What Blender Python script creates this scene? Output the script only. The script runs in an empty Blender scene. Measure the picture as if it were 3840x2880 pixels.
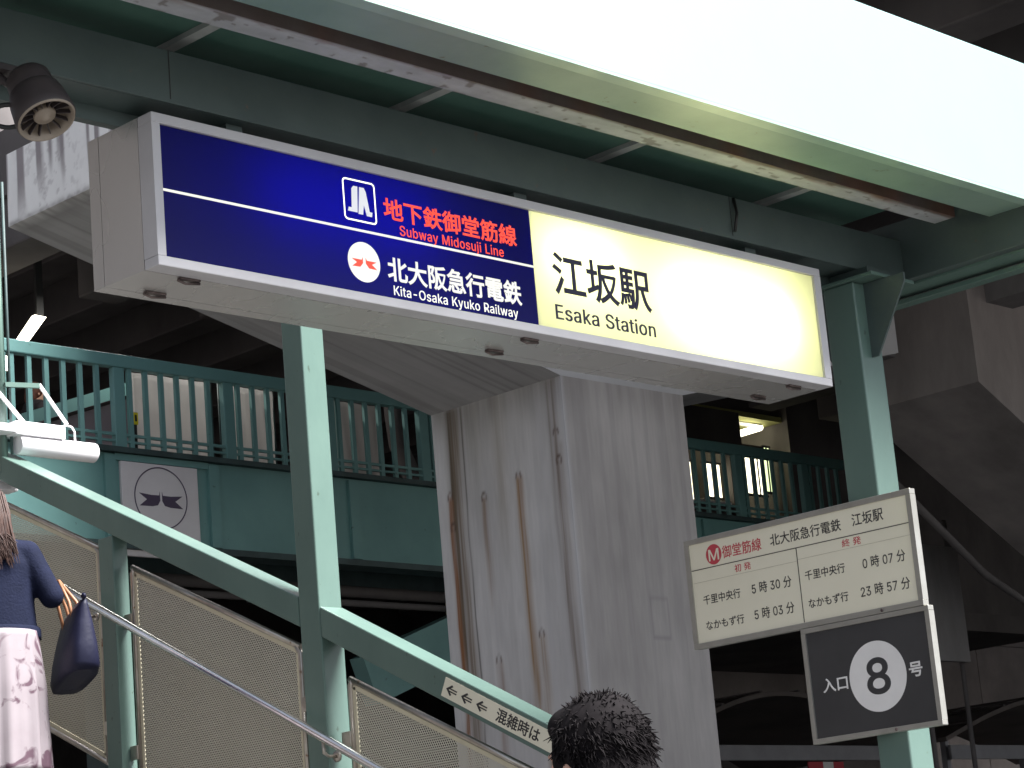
import bpy, bmesh, math, random
import numpy as np
from mathutils import Vector, Matrix
random.seed(7)
SC = bpy.context.scene
COL = SC.collection
# ---------------------------------------------------------------- camera
cd = bpy.data.cameras.new('camera'); cam = bpy.data.objects.new('camera', cd); COL.objects.link(cam)
CR, CU, CW = Vector((0.698890, -0.710177, -0.084858)), Vector((-0.110205, -0.224155, 0.968302)), Vector((0.706687, 0.667385, 0.234925))
cam.matrix_world = Matrix(((CR[0], CU[0], -CW[0], -3.9420), (CR[1], CU[1], -CW[1], -5.0162), (CR[2], CU[2], -CW[2], 1.3), (0, 0, 0, 1)))
cd.sensor_width = 36; cd.lens = 84.12; cd.clip_start = 0.05; cd.clip_end = 400
SC.camera = cam
# ---------------------------------------------------------------- sky and sun
SUN_EL, SUN_AZ = 55.0, -25.0            # degrees; the sun stands over -Y, turned slightly to -X
w = bpy.data.worlds.new("World"); SC.world = w; w.use_nodes = True
nt = w.node_tree; bg = nt.nodes['Background']; bg.inputs[1].default_value = 0.066
sky = nt.nodes.new('ShaderNodeTexSky'); sky.sky_type = 'NISHITA'; sky.sun_disc = False
sky.sun_elevation = math.radians(SUN_EL); sky.sun_rotation = math.radians(180 + SUN_AZ); sky.dust_density = 1.2; sky.air_density = 0.8; sky.ozone_density = 0.6
hs = nt.nodes.new('ShaderNodeHueSaturation'); hs.inputs['Saturation'].default_value = .45      # milky overcast sky
nt.links.new(sky.outputs[0], hs.inputs['Color']); nt.links.new(hs.outputs[0], bg.inputs[0])
sl = bpy.data.lights.new('sun', 'SUN'); sl.energy = 5.0; sl.angle = math.radians(35); sl.color = (1, .985, .96)
so = bpy.data.objects.new('sun', sl); COL.objects.link(so)
_e, _a = math.radians(SUN_EL), math.radians(SUN_AZ)
SDIR = Vector((-math.sin(_a) * math.cos(_e), -math.cos(_a) * math.cos(_e), math.sin(_e)))   # towards the sun
so.rotation_euler = SDIR.to_track_quat('Z', 'Y').to_euler(); so.location = (0, -10, 20)
SC.view_settings.view_transform = 'Standard'; SC.view_settings.look = 'None'; SC.view_settings.gamma = 1
SC.view_settings.exposure = 1.9
SC.cycles.use_denoising = True
SC.cycles.max_bounces = 7; SC.cycles.sample_clamp_indirect = 4
GLYPH={"-":[[337,244,337,188,114,188,114,244]],"0":[[227,-7,191,-3,158,7,130,24,105,48,85,77,69,113,57,155,50,202,48,254,50,306,57,353,69,395,85,431,106,461,130,484,159,502,191,512,227,516,262,512,295,502,323,484,348,461,368,431,384,395,396,353,403,306,405,254,403,202,396,155,384,113,368,77,348,48,323,24,295,7,263,-3],[227,50,250,52,271,60,290,74,306,92,320,116,330,144,338,176,342,213,344,254,342,295,338,332,330,365,320,393,306,416,290,435,271,449,250,457,227,460,203,457,182,449,163,435,147,416,134,393,123,365,115,332,111,295,109,254,111,213,115,176,123,144,134,116,147,92,163,74,182,60,203,52]],"1":[[76,0,76,55,391,55,391,0],[276,509,276,0,212,0,212,448,209,448,86,358,86,427,198,509]],"2":[[64,0,64,47,234,229,252,248,268,266,282,282,294,298,303,312,311,327,316,341,319,356,320,371,319,389,315,405,308,419,298,431,287,441,273,449,258,455,241,458,224,460,205,458,188,454,172,447,159,438,148,427,139,413,132,398,128,381,127,362,66,362,68,391,75,418,86,442,102,464,121,482,143,496,168,507,196,513,225,516,254,513,281,507,306,497,328,482,346,465,361,445,372,423,379,398,381,372,380,354,377,336,371,318,363,299,351,280,336,259,317,235,294,209,267,180,153,60,153,57,389,57,389,0]],"3":[[218,-7,188,-5,159,1,133,10,108,22,88,38,70,57,57,79,48,104,44,132,109,132,112,115,118,100,126,87,137,76,150,66,165,59,182,54,200,51,219,50,239,51,258,55,275,61,291,69,304,80,315,93,323,108,328,125,329,145,328,163,323,180,316,196,306,211,292,223,275,234,254,241,229,246,201,248,157,248,157,299,288,448,288,452,70,452,70,509,372,509,372,461,211,278,211,289,247,290,279,286,308,276,333,262,354,244,371,222,383,198,391,173,393,145,390,116,383,90,370,66,354,45,333,27,309,12,281,2,251,-5]],"5":[[221,-7,192,-5,165,1,140,11,118,25,99,41,83,60,71,82,63,105,60,130,122,130,125,115,130,102,138,89,148,78,160,68,173,60,188,54,204,51,221,50,241,51,259,56,276,64,291,75,304,89,314,104,322,122,326,141,328,162,326,183,321,203,314,221,303,237,290,251,275,262,257,270,238,275,218,277,201,276,184,273,167,268,152,262,139,255,128,246,67,253,96,509,366,509,366,452,151,452,134,301,136,301,148,311,162,318,178,325,194,330,212,333,229,334,252,332,274,328,294,321,313,311,330,299,345,285,358,269,370,251,379,231,386,210,390,187,391,163,388,132,381,102,369,76,352,52,332,32,309,15,282,3,253,-4]],"7":[[97,0,323,448,323,452,62,452,62,509,391,509,391,449,165,0]],"8":[[226,-7,193,-5,163,1,136,11,111,25,91,42,74,62,62,84,54,109,52,135,53,156,58,176,65,195,75,212,87,228,101,241,117,252,134,260,153,265,153,267,129,276,109,289,93,308,80,330,73,354,70,380,73,405,79,429,90,450,106,469,124,485,146,498,170,508,197,514,226,516,255,514,282,508,306,498,328,485,346,469,361,450,373,429,379,405,382,380,379,354,372,330,359,308,343,289,323,276,300,267,300,265,319,260,335,252,351,241,365,228,377,212,387,195,395,176,399,156,401,135,398,109,391,84,378,62,362,42,341,25,317,11,289,1,259,-5],[226,49,248,50,267,54,285,60,300,69,313,79,323,91,331,106,335,121,337,139,335,157,330,173,322,189,312,202,298,213,283,223,265,230,247,234,226,235,206,234,187,230,169,223,154,213,140,202,130,189,122,173,117,157,115,139,117,121,121,106,129,91,139,79,152,69,167,60,185,54,205,50],[226,290,244,291,260,294,274,300,287,308,298,318,307,330,314,344,318,359,319,376,318,392,314,407,308,420,299,432,288,442,275,449,260,455,244,459,226,460,208,459,192,455,177,449,164,442,153,432,145,420,138,407,134,392,133,376,134,359,138,344,145,330,154,318,165,308,178,300,193,294,209,291]],"E":[[60,0,60,509,372,509,372,452,125,452,125,286,355,286,355,229,125,229,125,57,375,57,375,0]],"K":[[104,145,104,216,116,231,128,246,139,261,151,275,162,289,174,303,187,317,199,331,212,344,364,509,448,509,231,276,228,276],[60,0,60,509,125,509,125,334,124,225,125,193,125,0],[372,0,188,259,228,309,449,0]],"L":[[60,0,60,509,125,509,125,57,361,57,361,0]],"M":[[60,0,60,509,152,509,277,187,287,159,299,123,311,84,322,49,307,49,318,83,330,121,342,158,352,187,476,509,568,509,568,0,504,0,504,291,504,327,505,369,506,413,507,457,513,457,508,441,503,425,498,409,482,363,467,322,456,291,342,0,286,0,170,291,159,321,145,361,129,408,112,457,119,457,120,416,121,372,122,328,122,291,122,0]],"O":[[267,-7,225,-3,186,7,150,25,119,49,92,79,70,115,53,157,44,203,40,254,44,305,53,352,70,393,92,429,119,459,150,484,186,501,225,512,267,516,309,512,348,501,384,484,415,459,442,429,464,393,480,352,490,305,493,254,490,203,480,157,464,115,442,79,415,49,384,25,348,7,309,-3],[267,53,296,55,324,63,349,76,372,94,392,116,408,144,420,176,428,213,430,254,428,295,420,332,408,365,392,392,372,415,349,433,324,446,296,453,267,456,237,453,210,445,184,433,161,415,142,392,125,364,113,332,106,295,103,254,106,213,113,176,125,144,142,117,161,94,184,76,210,63,237,55]],"R":[[60,0,60,509,236,509,273,506,305,500,333,489,356,473,376,455,390,433,401,408,407,381,409,352,407,323,401,296,390,271,376,250,356,232,333,217,305,206,273,200,236,198,96,198,96,255,234,255,258,256,280,260,298,267,313,276,325,287,334,300,340,316,344,333,345,352,344,371,340,389,334,405,325,419,313,430,298,440,279,446,258,451,233,452,125,452,125,0],[353,0,230,229,303,229,428,0]],"S":[[224,-9,188,-7,156,-1,128,9,102,23,81,40,64,60,51,83,42,109,38,137,104,137,108,118,114,102,123,88,136,76,150,66,166,59,185,53,204,50,224,49,246,50,267,54,286,60,303,69,317,79,329,92,338,106,344,122,346,139,344,154,340,168,332,179,322,189,310,197,296,205,280,211,263,217,245,222,184,239,145,253,112,269,86,289,67,313,56,341,52,372,54,400,62,425,75,448,92,468,113,484,138,498,165,508,195,514,227,516,259,514,289,508,316,498,340,484,360,468,377,449,390,427,398,403,401,378,337,378,332,402,320,421,302,437,280,449,254,456,225,459,204,457,185,454,167,448,152,440,139,430,129,418,121,405,117,391,115,376,117,359,122,345,131,334,142,324,155,315,169,308,184,302,198,297,212,293,264,279,279,275,295,270,312,264,328,256,344,248,359,238,372,226,384,213,395,198,402,180,407,161,408,139,406,112,399,87,386,64,370,43,349,25,323,11,294,0,261,-7]],"a":[[160,-9,137,-7,115,-3,94,5,76,15,60,29,48,45,38,63,32,84,30,108,32,128,36,146,43,161,53,174,64,184,78,193,92,200,108,206,125,211,143,214,161,217,178,220,234,227,247,229,257,231,265,235,271,240,274,246,276,255,276,257,275,272,272,285,267,297,260,307,251,315,240,322,227,327,212,330,196,331,178,330,163,327,149,322,137,316,127,309,118,301,110,292,104,283,100,274,41,291,51,313,64,331,79,346,95,358,114,368,133,375,153,380,173,383,194,384,208,384,223,382,239,379,255,375,271,369,286,360,300,350,312,336,322,320,330,301,335,278,337,251,337,0,277,0,277,52,272,52,267,43,260,34,252,25,242,16,229,8,215,1,199,-4,181,-7],[170,45,192,47,211,51,228,59,242,68,254,80,263,93,270,108,274,122,276,138,276,190,272,187,267,184,259,182,251,180,241,178,231,176,200,171,175,168,161,166,147,163,134,159,122,153,112,147,103,139,97,130,93,118,92,105,93,93,96,82,102,72,109,64,119,57,130,52,142,48,156,46]],"b":[[229,-8,208,-7,189,-3,172,4,159,12,147,21,138,31,130,41,123,50,118,59,112,59,112,0,53,0,53,509,114,509,114,319,118,319,123,327,130,336,137,346,147,355,158,364,171,373,188,379,207,383,229,384,259,382,287,374,313,361,335,342,354,320,370,293,381,261,388,227,390,189,388,151,381,116,370,84,355,57,336,34,313,16,288,3,260,-6],[220,47,242,49,262,55,279,66,294,80,306,97,316,117,323,139,327,163,328,189,327,215,323,239,316,261,307,281,295,298,280,311,262,322,243,328,220,330,198,328,178,322,161,312,147,299,134,282,125,263,118,241,114,216,113,189,114,162,118,138,125,115,135,95,147,78,162,65,179,55,198,49]],"d":[[195,-8,165,-6,137,3,111,16,89,34,70,57,55,84,43,116,36,151,34,189,36,227,43,261,55,293,70,320,89,342,112,361,137,374,165,382,196,384,218,383,237,379,253,373,267,364,278,355,287,346,295,336,301,327,306,319,311,319,311,509,372,509,372,0,313,0,313,59,307,59,301,50,295,41,287,31,277,21,266,12,252,4,236,-3,217,-7],[205,47,226,49,246,55,263,65,278,78,290,95,299,115,306,138,310,162,312,189,310,216,306,241,300,263,290,282,278,299,263,312,246,322,227,328,205,330,182,328,162,322,145,311,130,298,118,281,108,261,102,239,98,215,96,189,98,163,102,139,109,117,118,97,130,80,145,66,162,55,182,49]],"e":[[212,-8,177,-5,145,3,117,16,92,35,72,58,56,85,44,116,37,150,34,187,36,224,44,258,55,290,71,317,91,340,115,359,142,373,172,382,205,384,226,383,246,380,266,374,285,366,303,355,319,341,334,324,347,305,357,282,365,256,370,227,371,194,371,169,75,169,75,221,338,221,310,202,308,226,304,248,298,269,288,286,277,301,263,314,246,323,227,328,205,330,183,328,164,323,146,313,131,301,119,286,109,270,102,251,97,231,96,211,96,178,98,151,102,127,110,106,121,88,135,73,151,61,169,53,190,48,212,46,227,47,241,49,254,53,265,58,276,65,285,73,294,82,300,93,306,105,365,91,358,72,348,55,335,39,320,26,302,14,283,4,261,-3,237,-7]],"i":[[53,0,53,379,114,379,114,0],[84,443,73,444,63,448,54,455,47,463,43,472,41,483,43,494,47,504,54,512,63,518,73,522,84,524,95,522,105,518,114,512,121,504,125,494,126,483,125,472,121,463,114,455,105,448,95,444]],"j":[[53,379,114,379,114,-30,112,-52,108,-72,102,-90,92,-106,80,-119,65,-129,47,-137,27,-141,4,-143,-10,-143,-10,-87,2,-87,18,-85,31,-80,40,-72,47,-61,51,-46,53,-29],[83,443,72,444,62,448,53,455,47,463,42,472,41,483,42,494,47,504,53,512,62,518,72,522,83,524,95,522,105,518,114,512,120,504,125,494,126,483,125,472,120,463,114,455,105,448,95,444]],"k":[[110,137,110,212,121,212,284,379,360,379,184,199,177,199],[53,0,53,509,114,509,114,0],[294,0,148,186,191,229,372,0]],"l":[[139,-2,112,0,91,8,74,20,62,37,55,59,53,84,53,509,114,509,114,99,114,83,117,71,120,62,126,57,135,53,146,52,160,53,170,54,181,3,162,-1,154,-2,147,-2]],"n":[[114,227,114,0,53,0,53,379,112,379,112,287,102,287,116,319,132,344,152,362,175,374,200,382,227,384,252,383,275,377,295,369,313,356,328,340,341,321,350,298,355,271,357,240,357,0,296,0,296,235,293,263,286,286,273,304,256,318,235,326,210,329,192,328,176,324,161,317,147,308,136,297,126,283,119,266,115,248]],"o":[[207,-8,174,-5,144,3,117,16,93,35,72,58,56,85,44,116,37,150,34,187,37,225,44,260,56,291,72,318,93,341,117,360,144,374,174,382,207,384,241,382,271,374,299,360,323,341,343,318,359,291,371,260,379,225,381,187,379,150,371,116,359,85,343,58,323,35,299,16,271,3,241,-5],[207,46,231,49,252,55,270,66,285,80,298,97,307,117,314,139,318,163,319,187,318,212,314,236,307,258,298,278,285,296,270,310,252,321,231,328,207,330,184,328,163,321,145,310,130,296,118,278,108,258,102,236,98,212,96,187,98,163,102,139,108,117,118,97,130,80,145,66,163,55,184,49]],"s":[[182,-8,157,-7,133,-3,112,3,93,12,76,24,62,38,50,54,41,73,36,94,94,107,101,87,111,72,124,60,141,52,160,47,181,45,206,47,227,53,244,62,258,74,265,88,268,103,266,115,262,126,254,136,243,144,229,150,212,155,149,170,118,180,92,192,72,208,58,227,50,249,47,274,49,295,55,314,65,332,79,347,95,360,115,370,137,378,161,383,187,384,212,383,234,379,254,372,271,363,286,352,299,339,309,324,318,308,324,290,268,277,262,291,254,304,243,316,228,325,210,331,187,333,166,331,147,326,131,317,119,305,111,292,109,277,110,264,115,253,124,243,136,235,152,229,172,223,229,209,261,200,287,187,306,171,320,153,328,131,331,107,329,85,323,65,312,47,298,31,281,18,260,6,236,-2,210,-7]],"t":[[204,379,204,327,6,327,6,379],[65,471,126,471,126,98,127,83,130,70,136,61,144,55,156,51,170,50,185,51,202,54,213,2,207,0,200,-2,192,-3,184,-3,176,-4,168,-4,138,-1,113,7,92,21,77,41,68,64,65,93]],"u":[[182,-5,158,-3,135,2,115,11,97,23,82,39,69,59,60,82,54,109,53,139,53,379,114,379,114,144,116,117,124,94,137,75,154,61,175,53,200,50,218,51,234,55,249,62,263,71,274,83,283,97,290,113,295,132,296,153,296,379,357,379,357,0,298,0,298,92,307,92,294,60,277,35,257,17,234,5,209,-3]],"w":[[138,0,23,379,87,379,133,214,140,190,147,164,154,137,161,107,168,75,175,41,165,41,172,74,179,105,186,135,192,163,199,189,206,214,252,379,316,379,362,214,368,189,375,163,382,136,388,106,395,75,402,41,391,41,399,75,406,106,413,135,420,163,427,189,434,214,480,379,545,379,429,0,368,0,319,172,305,225,300,243,295,262,291,280,277,338,291,338,277,280,263,225,258,207,253,189,248,172,199,0]],"y":[[47,-139,61,-86,71,-87,83,-89,94,-90,104,-89,113,-86,122,-81,130,-74,138,-64,145,-51,151,-36,163,-1,17,379,84,379,165,155,173,132,180,109,187,87,193,64,199,42,206,21,184,21,190,42,196,64,202,87,209,110,216,132,224,155,305,379,371,379,204,-58,196,-77,187,-93,177,-107,165,-119,153,-128,139,-136,125,-141,109,-144,91,-145,82,-145,73,-144,65,-143,57,-142,52,-140]]}
ADV={"-":453,"0":453,"1":453,"2":453,"3":453,"5":453,"7":453,"8":453,"E":419,"K":467,"L":393,"M":628,"O":533,"R":449,"S":447,"a":389,"b":424,"d":424,"e":404,"i":167,"j":167,"k":381,"l":189,"n":410,"o":415,"s":365,"t":227,"u":410,"w":567,"y":389," ":188}
# ---------------------------------------------------------------- helpers
def V(*a): return Vector(a)
class MB:
    """collects shapes given in world coordinates; build() links them as one mesh object"""
    def __init__(s): s.bm = bmesh.new()
    def box(s, x0, x1, y0, y1, z0, z1, bev=0.0, seg=2):
        b = bmesh.new()
        vs = [b.verts.new((x, y, z)) for z in (z0, z1) for y in (y0, y1) for x in (x0, x1)]
        for f in ((0, 2, 3, 1), (4, 5, 7, 6), (0, 1, 5, 4), (2, 6, 7, 3), (0, 4, 6, 2), (1, 3, 7, 5)): b.faces.new([vs[i] for i in f])
        return s._add(b, bev, seg)
    def prism(s, pts, d, bev=0.0, seg=2):
        """closed polygon of 3-D points pushed along d"""
        b = bmesh.new(); d = Vector(d)
        a = [b.verts.new(p) for p in pts]; c = [b.verts.new(Vector(p) + d) for p in pts]; n = len(a)
        b.faces.new(a); b.faces.new(c[::-1])
        for i in range(n): b.faces.new((a[i], c[i], c[(i + 1) % n], a[(i + 1) % n]))
        return s._add(b, bev, seg)
    def _add(s, b, bev=0, seg=2):
        bmesh.ops.recalc_face_normals(b, faces=b.faces)
        if bev: bmesh.ops.bevel(b, geom=list(b.edges), offset=bev, segments=seg, profile=.5, affect='EDGES', clamp_overlap=True)
        me = bpy.data.meshes.new('tmp'); b.to_mesh(me); b.free(); s.bm.from_mesh(me); bpy.data.meshes.remove(me); return s
    def bar(s, p, q, wu, wv, up=(0, 0, 1), bev=0.0):
        """rectangular bar from p to q, wu wide sideways, wv in the up direction (centred)"""
        p, q = Vector(p), Vector(q); d = (q - p).normalized(); u = d.cross(Vector(up)).normalized(); v = u.cross(d)
        pts = [p + u * a * wu / 2 + v * b_ * wv / 2 for a, b_ in ((-1, -1), (1, -1), (1, 1), (-1, 1))]
        return s.prism(pts, q - p, bev)
    def tube(s, pts, r, n=12, caps=True):
        pts = [Vector(p) for p in pts]; rs = r if isinstance(r, (list, tuple)) else [r] * len(pts)
        b = bmesh.new(); rings = []; ref = None
        for i, p in enumerate(pts):
            d = (pts[min(i + 1, len(pts) - 1)] - pts[max(i - 1, 0)]).normalized()
            if ref is None: ref = d.orthogonal().normalized()
            u = (ref - d * ref.dot(d)).normalized(); ref = u; v = d.cross(u)
            rings.append([b.verts.new(p + (u * math.cos(t) + v * math.sin(t)) * rs[i]) for t in [2 * math.pi * k / n for k in range(n)]])
        for a, c in zip(rings, rings[1:]):
            for k in range(n):
                f = b.faces.new((a[k], a[(k + 1) % n], c[(k + 1) % n], c[k])); f.smooth = True
        if caps: b.faces.new(rings[0][::-1]); b.faces.new(rings[-1])
        return s._add(b)
    def lathe(s, O, axis, prof, n=32, cap0=False, cap1=False):
        O, ax = Vector(O), Vector(axis).normalized(); u = ax.orthogonal().normalized(); v = ax.cross(u); b = bmesh.new(); rings = []
        for (r, h) in prof: rings.append([b.verts.new(O + ax * h + (u * math.cos(t) + v * math.sin(t)) * r) for t in [2 * math.pi * k / n for k in range(n)]])
        for a, c in zip(rings, rings[1:]):
            for k in range(n):
                f = b.faces.new((a[k], a[(k + 1) % n], c[(k + 1) % n], c[k])); f.smooth = True
        if cap0: b.faces.new(rings[0][::-1])
        if cap1: b.faces.new(rings[-1])
        return s._add(b)
    def loft(s, rings, cap0=True, cap1=True, smooth=True):
        b = bmesh.new(); R = [[b.verts.new(p) for p in r] for r in rings]; n = len(R[0])
        for a, c in zip(R, R[1:]):
            for k in range(n):
                f = b.faces.new((a[k], a[(k + 1) % n], c[(k + 1) % n], c[k])); f.smooth = smooth
        if cap0: b.faces.new(R[0][::-1])
        if cap1: b.faces.new(R[-1])
        return s._add(b)
    def ell(s, c, rad, M=None, n=16):
        b = bmesh.new(); bmesh.ops.create_uvsphere(b, u_segments=n * 2, v_segments=n, radius=1)
        T = (M or Matrix.Identity(3)).to_4x4(); T.translation = Vector(c)
        for v in b.verts: v.co = T @ Vector((v.co[0] * rad[0], v.co[1] * rad[1], v.co[2] * rad[2]))
        for f in b.faces: f.smooth = True
        return s._add(b)
    def cap(s, p, q, r0, r1, n=14):
        """tapered capsule"""
        p, q = Vector(p), Vector(q); s.tube([p, q], [r0, r1], n); s.ell(p, (r0,) * 3, n=8); s.ell(q, (r1,) * 3, n=8); return s
    def grid(s, O, U, Vv, nu, nv):
        O, U, Vv = Vector(O), Vector(U), Vector(Vv); b = bmesh.new()
        g = [[b.verts.new(O + U * (i / nu) + Vv * (j / nv)) for i in range(nu + 1)] for j in range(nv + 1)]
        for j in range(nv):
            for i in range(nu): b.faces.new((g[j][i], g[j][i + 1], g[j + 1][i + 1], g[j + 1][i]))
        me = bpy.data.meshes.new('tmp'); b.to_mesh(me); b.free(); s.bm.from_mesh(me); bpy.data.meshes.remove(me); return s
    def build(s, name, mat, parent=None, smooth=False):
        me = bpy.data.meshes.new(name)
        o = bpy.data.objects.new(name, me)
        off = wloc(parent) if parent else Vector((0, 0, 0))
        if not parent and len(s.bm.verts):
            cs = [v.co for v in s.bm.verts]
            off = Vector(((min(c[0] for c in cs) + max(c[0] for c in cs)) / 2, (min(c[1] for c in cs) + max(c[1] for c in cs)) / 2, min(c[2] for c in cs)))
            o.location = off
        for v in s.bm.verts: v.co -= off
        if smooth:
            for f in s.bm.faces: f.smooth = True
        s.bm.to_mesh(me); s.bm.free(); me.materials.append(mat)
        COL.objects.link(o)
        if parent: o.parent = parent
        return o
def wloc(o):
    l = Vector((0, 0, 0))
    while o: l = l + o.location; o = o.parent
    return l
def tag(o, label=None, cat=None, group=None, kind=None):
    if label: o['label'] = label
    if cat: o['category'] = cat
    if group: o['group'] = group
    if kind: o['kind'] = kind
    return o
def thing(name, loc, label, cat, group=None, kind=None):
    o = bpy.data.objects.new(name, None); COL.objects.link(o); o.location = loc; o.empty_display_size = .1
    return tag(o, label, cat, group, kind)
def remesh(mb, name, mat, parent, voxel, smooth=6):
    o = mb.build(name, mat, parent)
    m = o.modifiers.new('r', 'REMESH'); m.mode = 'VOXEL'; m.voxel_size = voxel; m.use_smooth_shade = True
    m2 = o.modifiers.new('s', 'SMOOTH'); m2.factor = .5; m2.iterations = smooth
    dg = bpy.context.evaluated_depsgraph_get(); me = bpy.data.meshes.new_from_object(o.evaluated_get(dg))
    o.modifiers.clear(); old = o.data; o.data = me; bpy.data.meshes.remove(old); me.name = name
    if not me.materials: me.materials.append(mat)
    return o
# ---- numpy value noise for stains and painted light baked as colour attributes
_rs = np.random.RandomState(3); _T = _rs.rand(512)
def n1(x):
    x = np.asarray(x, float); i = np.floor(x).astype(int); f = x - i; f = f * f * (3 - 2 * f)
    return _T[i % 512] * (1 - f) + _T[(i + 1) % 512] * f
_T2 = _rs.rand(128, 128)
def n2(x, y):
    x = np.asarray(x, float); y = np.asarray(y, float); i = np.floor(x).astype(int); j = np.floor(y).astype(int); f = x - i; g = y - j
    f = f * f * (3 - 2 * f); g = g * g * (3 - 2 * g); a = lambda p, q: _T2[p % 128, q % 128]
    return (a(i, j) * (1 - f) + a(i + 1, j) * f) * (1 - g) + (a(i, j + 1) * (1 - f) + a(i + 1, j + 1) * f) * g
def fb(x, y): return .5 * n2(x, y) + .3 * n2(x * 2.1 + 7, y * 2.1 + 3) + .2 * n2(x * 4.3 + 1, y * 4.3 + 9)
def sstep(a, b, x): t = np.clip((x - a) / (b - a), 0, 1); return t * t * (3 - 2 * t)
def mixc(c, col, m): return c * (1 - m[:, None]) + np.array(col)[None, :] * m[:, None]
def paint(o, fn):
    me = o.data; n = len(me.vertices); co = np.empty(n * 3); me.vertices.foreach_get('co', co); co = co.reshape(-1, 3) + np.array(wloc(o))
    nr = np.empty(n * 3); me.vertices.foreach_get('normal', nr); nr = nr.reshape(-1, 3)
    c = fn(co, nr); a = me.attributes.new('stain_light', 'FLOAT_COLOR', 'POINT')
    a.data.foreach_set('color', np.hstack([np.clip(c, 0, 1), np.ones((n, 1))]).astype(np.float32).ravel())
# ---- materials
def mat(name, col, rough=.5, metal=0, col2=None, scale=6, stretch=(1, 1, 1), detail=6, contrast=(.35, .65), spec=.5, bump=0, bscale=60, coat=0, attr=False, emit=None, estr=0, speck=None, rvar=.08):
    m = bpy.data.materials.new(name); m.use_nodes = True; nt = m.node_tree; N = nt.nodes; L = nt.links; b = N['Principled BSDF']
    b.inputs['Roughness'].default_value = rough; b.inputs['Metallic'].default_value = metal; b.inputs['Specular IOR Level'].default_value = spec; b.inputs['Coat Weight'].default_value = coat
    b.inputs['Base Color'].default_value = (*col, 1)
    tc = N.new('ShaderNodeTexCoord'); mp = N.new('ShaderNodeMapping'); mp.inputs['Scale'].default_value = stretch; L.new(tc.outputs['Object'], mp.inputs[0])
    out = None
    if attr:
        at = N.new('ShaderNodeAttribute'); at.attribute_name = 'stain_light'; out = at.outputs['Color']
    if col2 is not None:
        no = N.new('ShaderNodeTexNoise'); no.inputs['Scale'].default_value = scale; no.inputs['Detail'].default_value = detail; no.inputs['Roughness'].default_value = .62; L.new(mp.outputs[0], no.inputs['Vector'])
        rp = N.new('ShaderNodeMapRange'); rp.inputs[1].default_value = contrast[0]; rp.inputs[2].default_value = contrast[1]; L.new(no.outputs[0], rp.inputs[0])
        mx = N.new('ShaderNodeMix'); mx.data_type = 'RGBA'; L.new(rp.outputs[0], mx.inputs[0])
        if attr:
            mx.blend_type = 'MULTIPLY'; L.new(out, mx.inputs[6]); mx.inputs[7].default_value = (*col2, 1)
        else:
            mx.inputs[6].default_value = (*col, 1); mx.inputs[7].default_value = (*col2, 1)
        out = mx.outputs[2]
        rr = N.new('ShaderNodeMapRange'); rr.inputs[3].default_value = max(.02, rough - rvar); rr.inputs[4].default_value = min(1, rough + rvar); L.new(no.outputs[0], rr.inputs[0]); L.new(rr.outputs[0], b.inputs['Roughness'])
    if speck is not None:      # sparse marks: chips, rust spots, grime
        sc_, th, sc_col = speck
        n3 = N.new('ShaderNodeTexNoise'); n3.inputs['Scale'].default_value = sc_; n3.inputs['Detail'].default_value = 4; L.new(mp.outputs[0], n3.inputs['Vector'])
        r3 = N.new('ShaderNodeMapRange'); r3.inputs[1].default_value = th; r3.inputs[2].default_value = th + .06; L.new(n3.outputs[0], r3.inputs[0])
        m3 = N.new('ShaderNodeMix'); m3.data_type = 'RGBA'; L.new(r3.outputs[0], m3.inputs[0]); m3.inputs[7].default_value = (*sc_col, 1)
        if out: L.new(out, m3.inputs[6])
        else: m3.inputs[6].default_value = (*col, 1)
        out = m3.outputs[2]
    if out: L.new(out, b.inputs['Base Color'])
    if bump:
        nb = N.new('ShaderNodeTexNoise'); nb.inputs['Scale'].default_value = bscale; nb.inputs['Detail'].default_value = 5; L.new(mp.outputs[0], nb.inputs['Vector'])
        bp = N.new('ShaderNodeBump'); bp.inputs['Strength'].default_value = bump; bp.inputs['Distance'].default_value = .01; L.new(nb.outputs[0], bp.inputs['Height']); L.new(bp.outputs[0], b.inputs['Normal'])
    if emit: b.inputs['Emission Color'].default_value = (*emit, 1); b.inputs['Emission Strength'].default_value = estr
    return m
def translucent(name, col, rough=.3, gloss=.06):
    m = bpy.data.materials.new(name); m.use_nodes = True; nt = m.node_tree; N = nt.nodes; L = nt.links; N.remove(N['Principled BSDF'])
    t = N.new('ShaderNodeBsdfTranslucent'); t.inputs[0].default_value = (*col, 1); d = N.new('ShaderNodeBsdfDiffuse'); d.inputs[0].default_value = (*[c * .6 for c in col], 1)
    a = N.new('ShaderNodeMixShader'); a.inputs[0].default_value = .3; L.new(t.outputs[0], a.inputs[1]); L.new(d.outputs[0], a.inputs[2])
    g = N.new('ShaderNodeBsdfGlossy'); g.inputs['Roughness'].default_value = rough; b = N.new('ShaderNodeMixShader'); b.inputs[0].default_value = gloss; L.new(a.outputs[0], b.inputs[1]); L.new(g.outputs[0], b.inputs[2])
    L.new(b.outputs[0], N['Material Output'].inputs[0]); return m
def lamp_mat(name, col, s):
    m = bpy.data.materials.new(name); m.use_nodes = True; b = m.node_tree.nodes['Principled BSDF']; b.inputs['Base Color'].default_value = (.8, .8, .8, 1)
    b.inputs['Emission Color'].default_value = (*col, 1); b.inputs['Emission Strength'].default_value = s; return m
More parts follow.
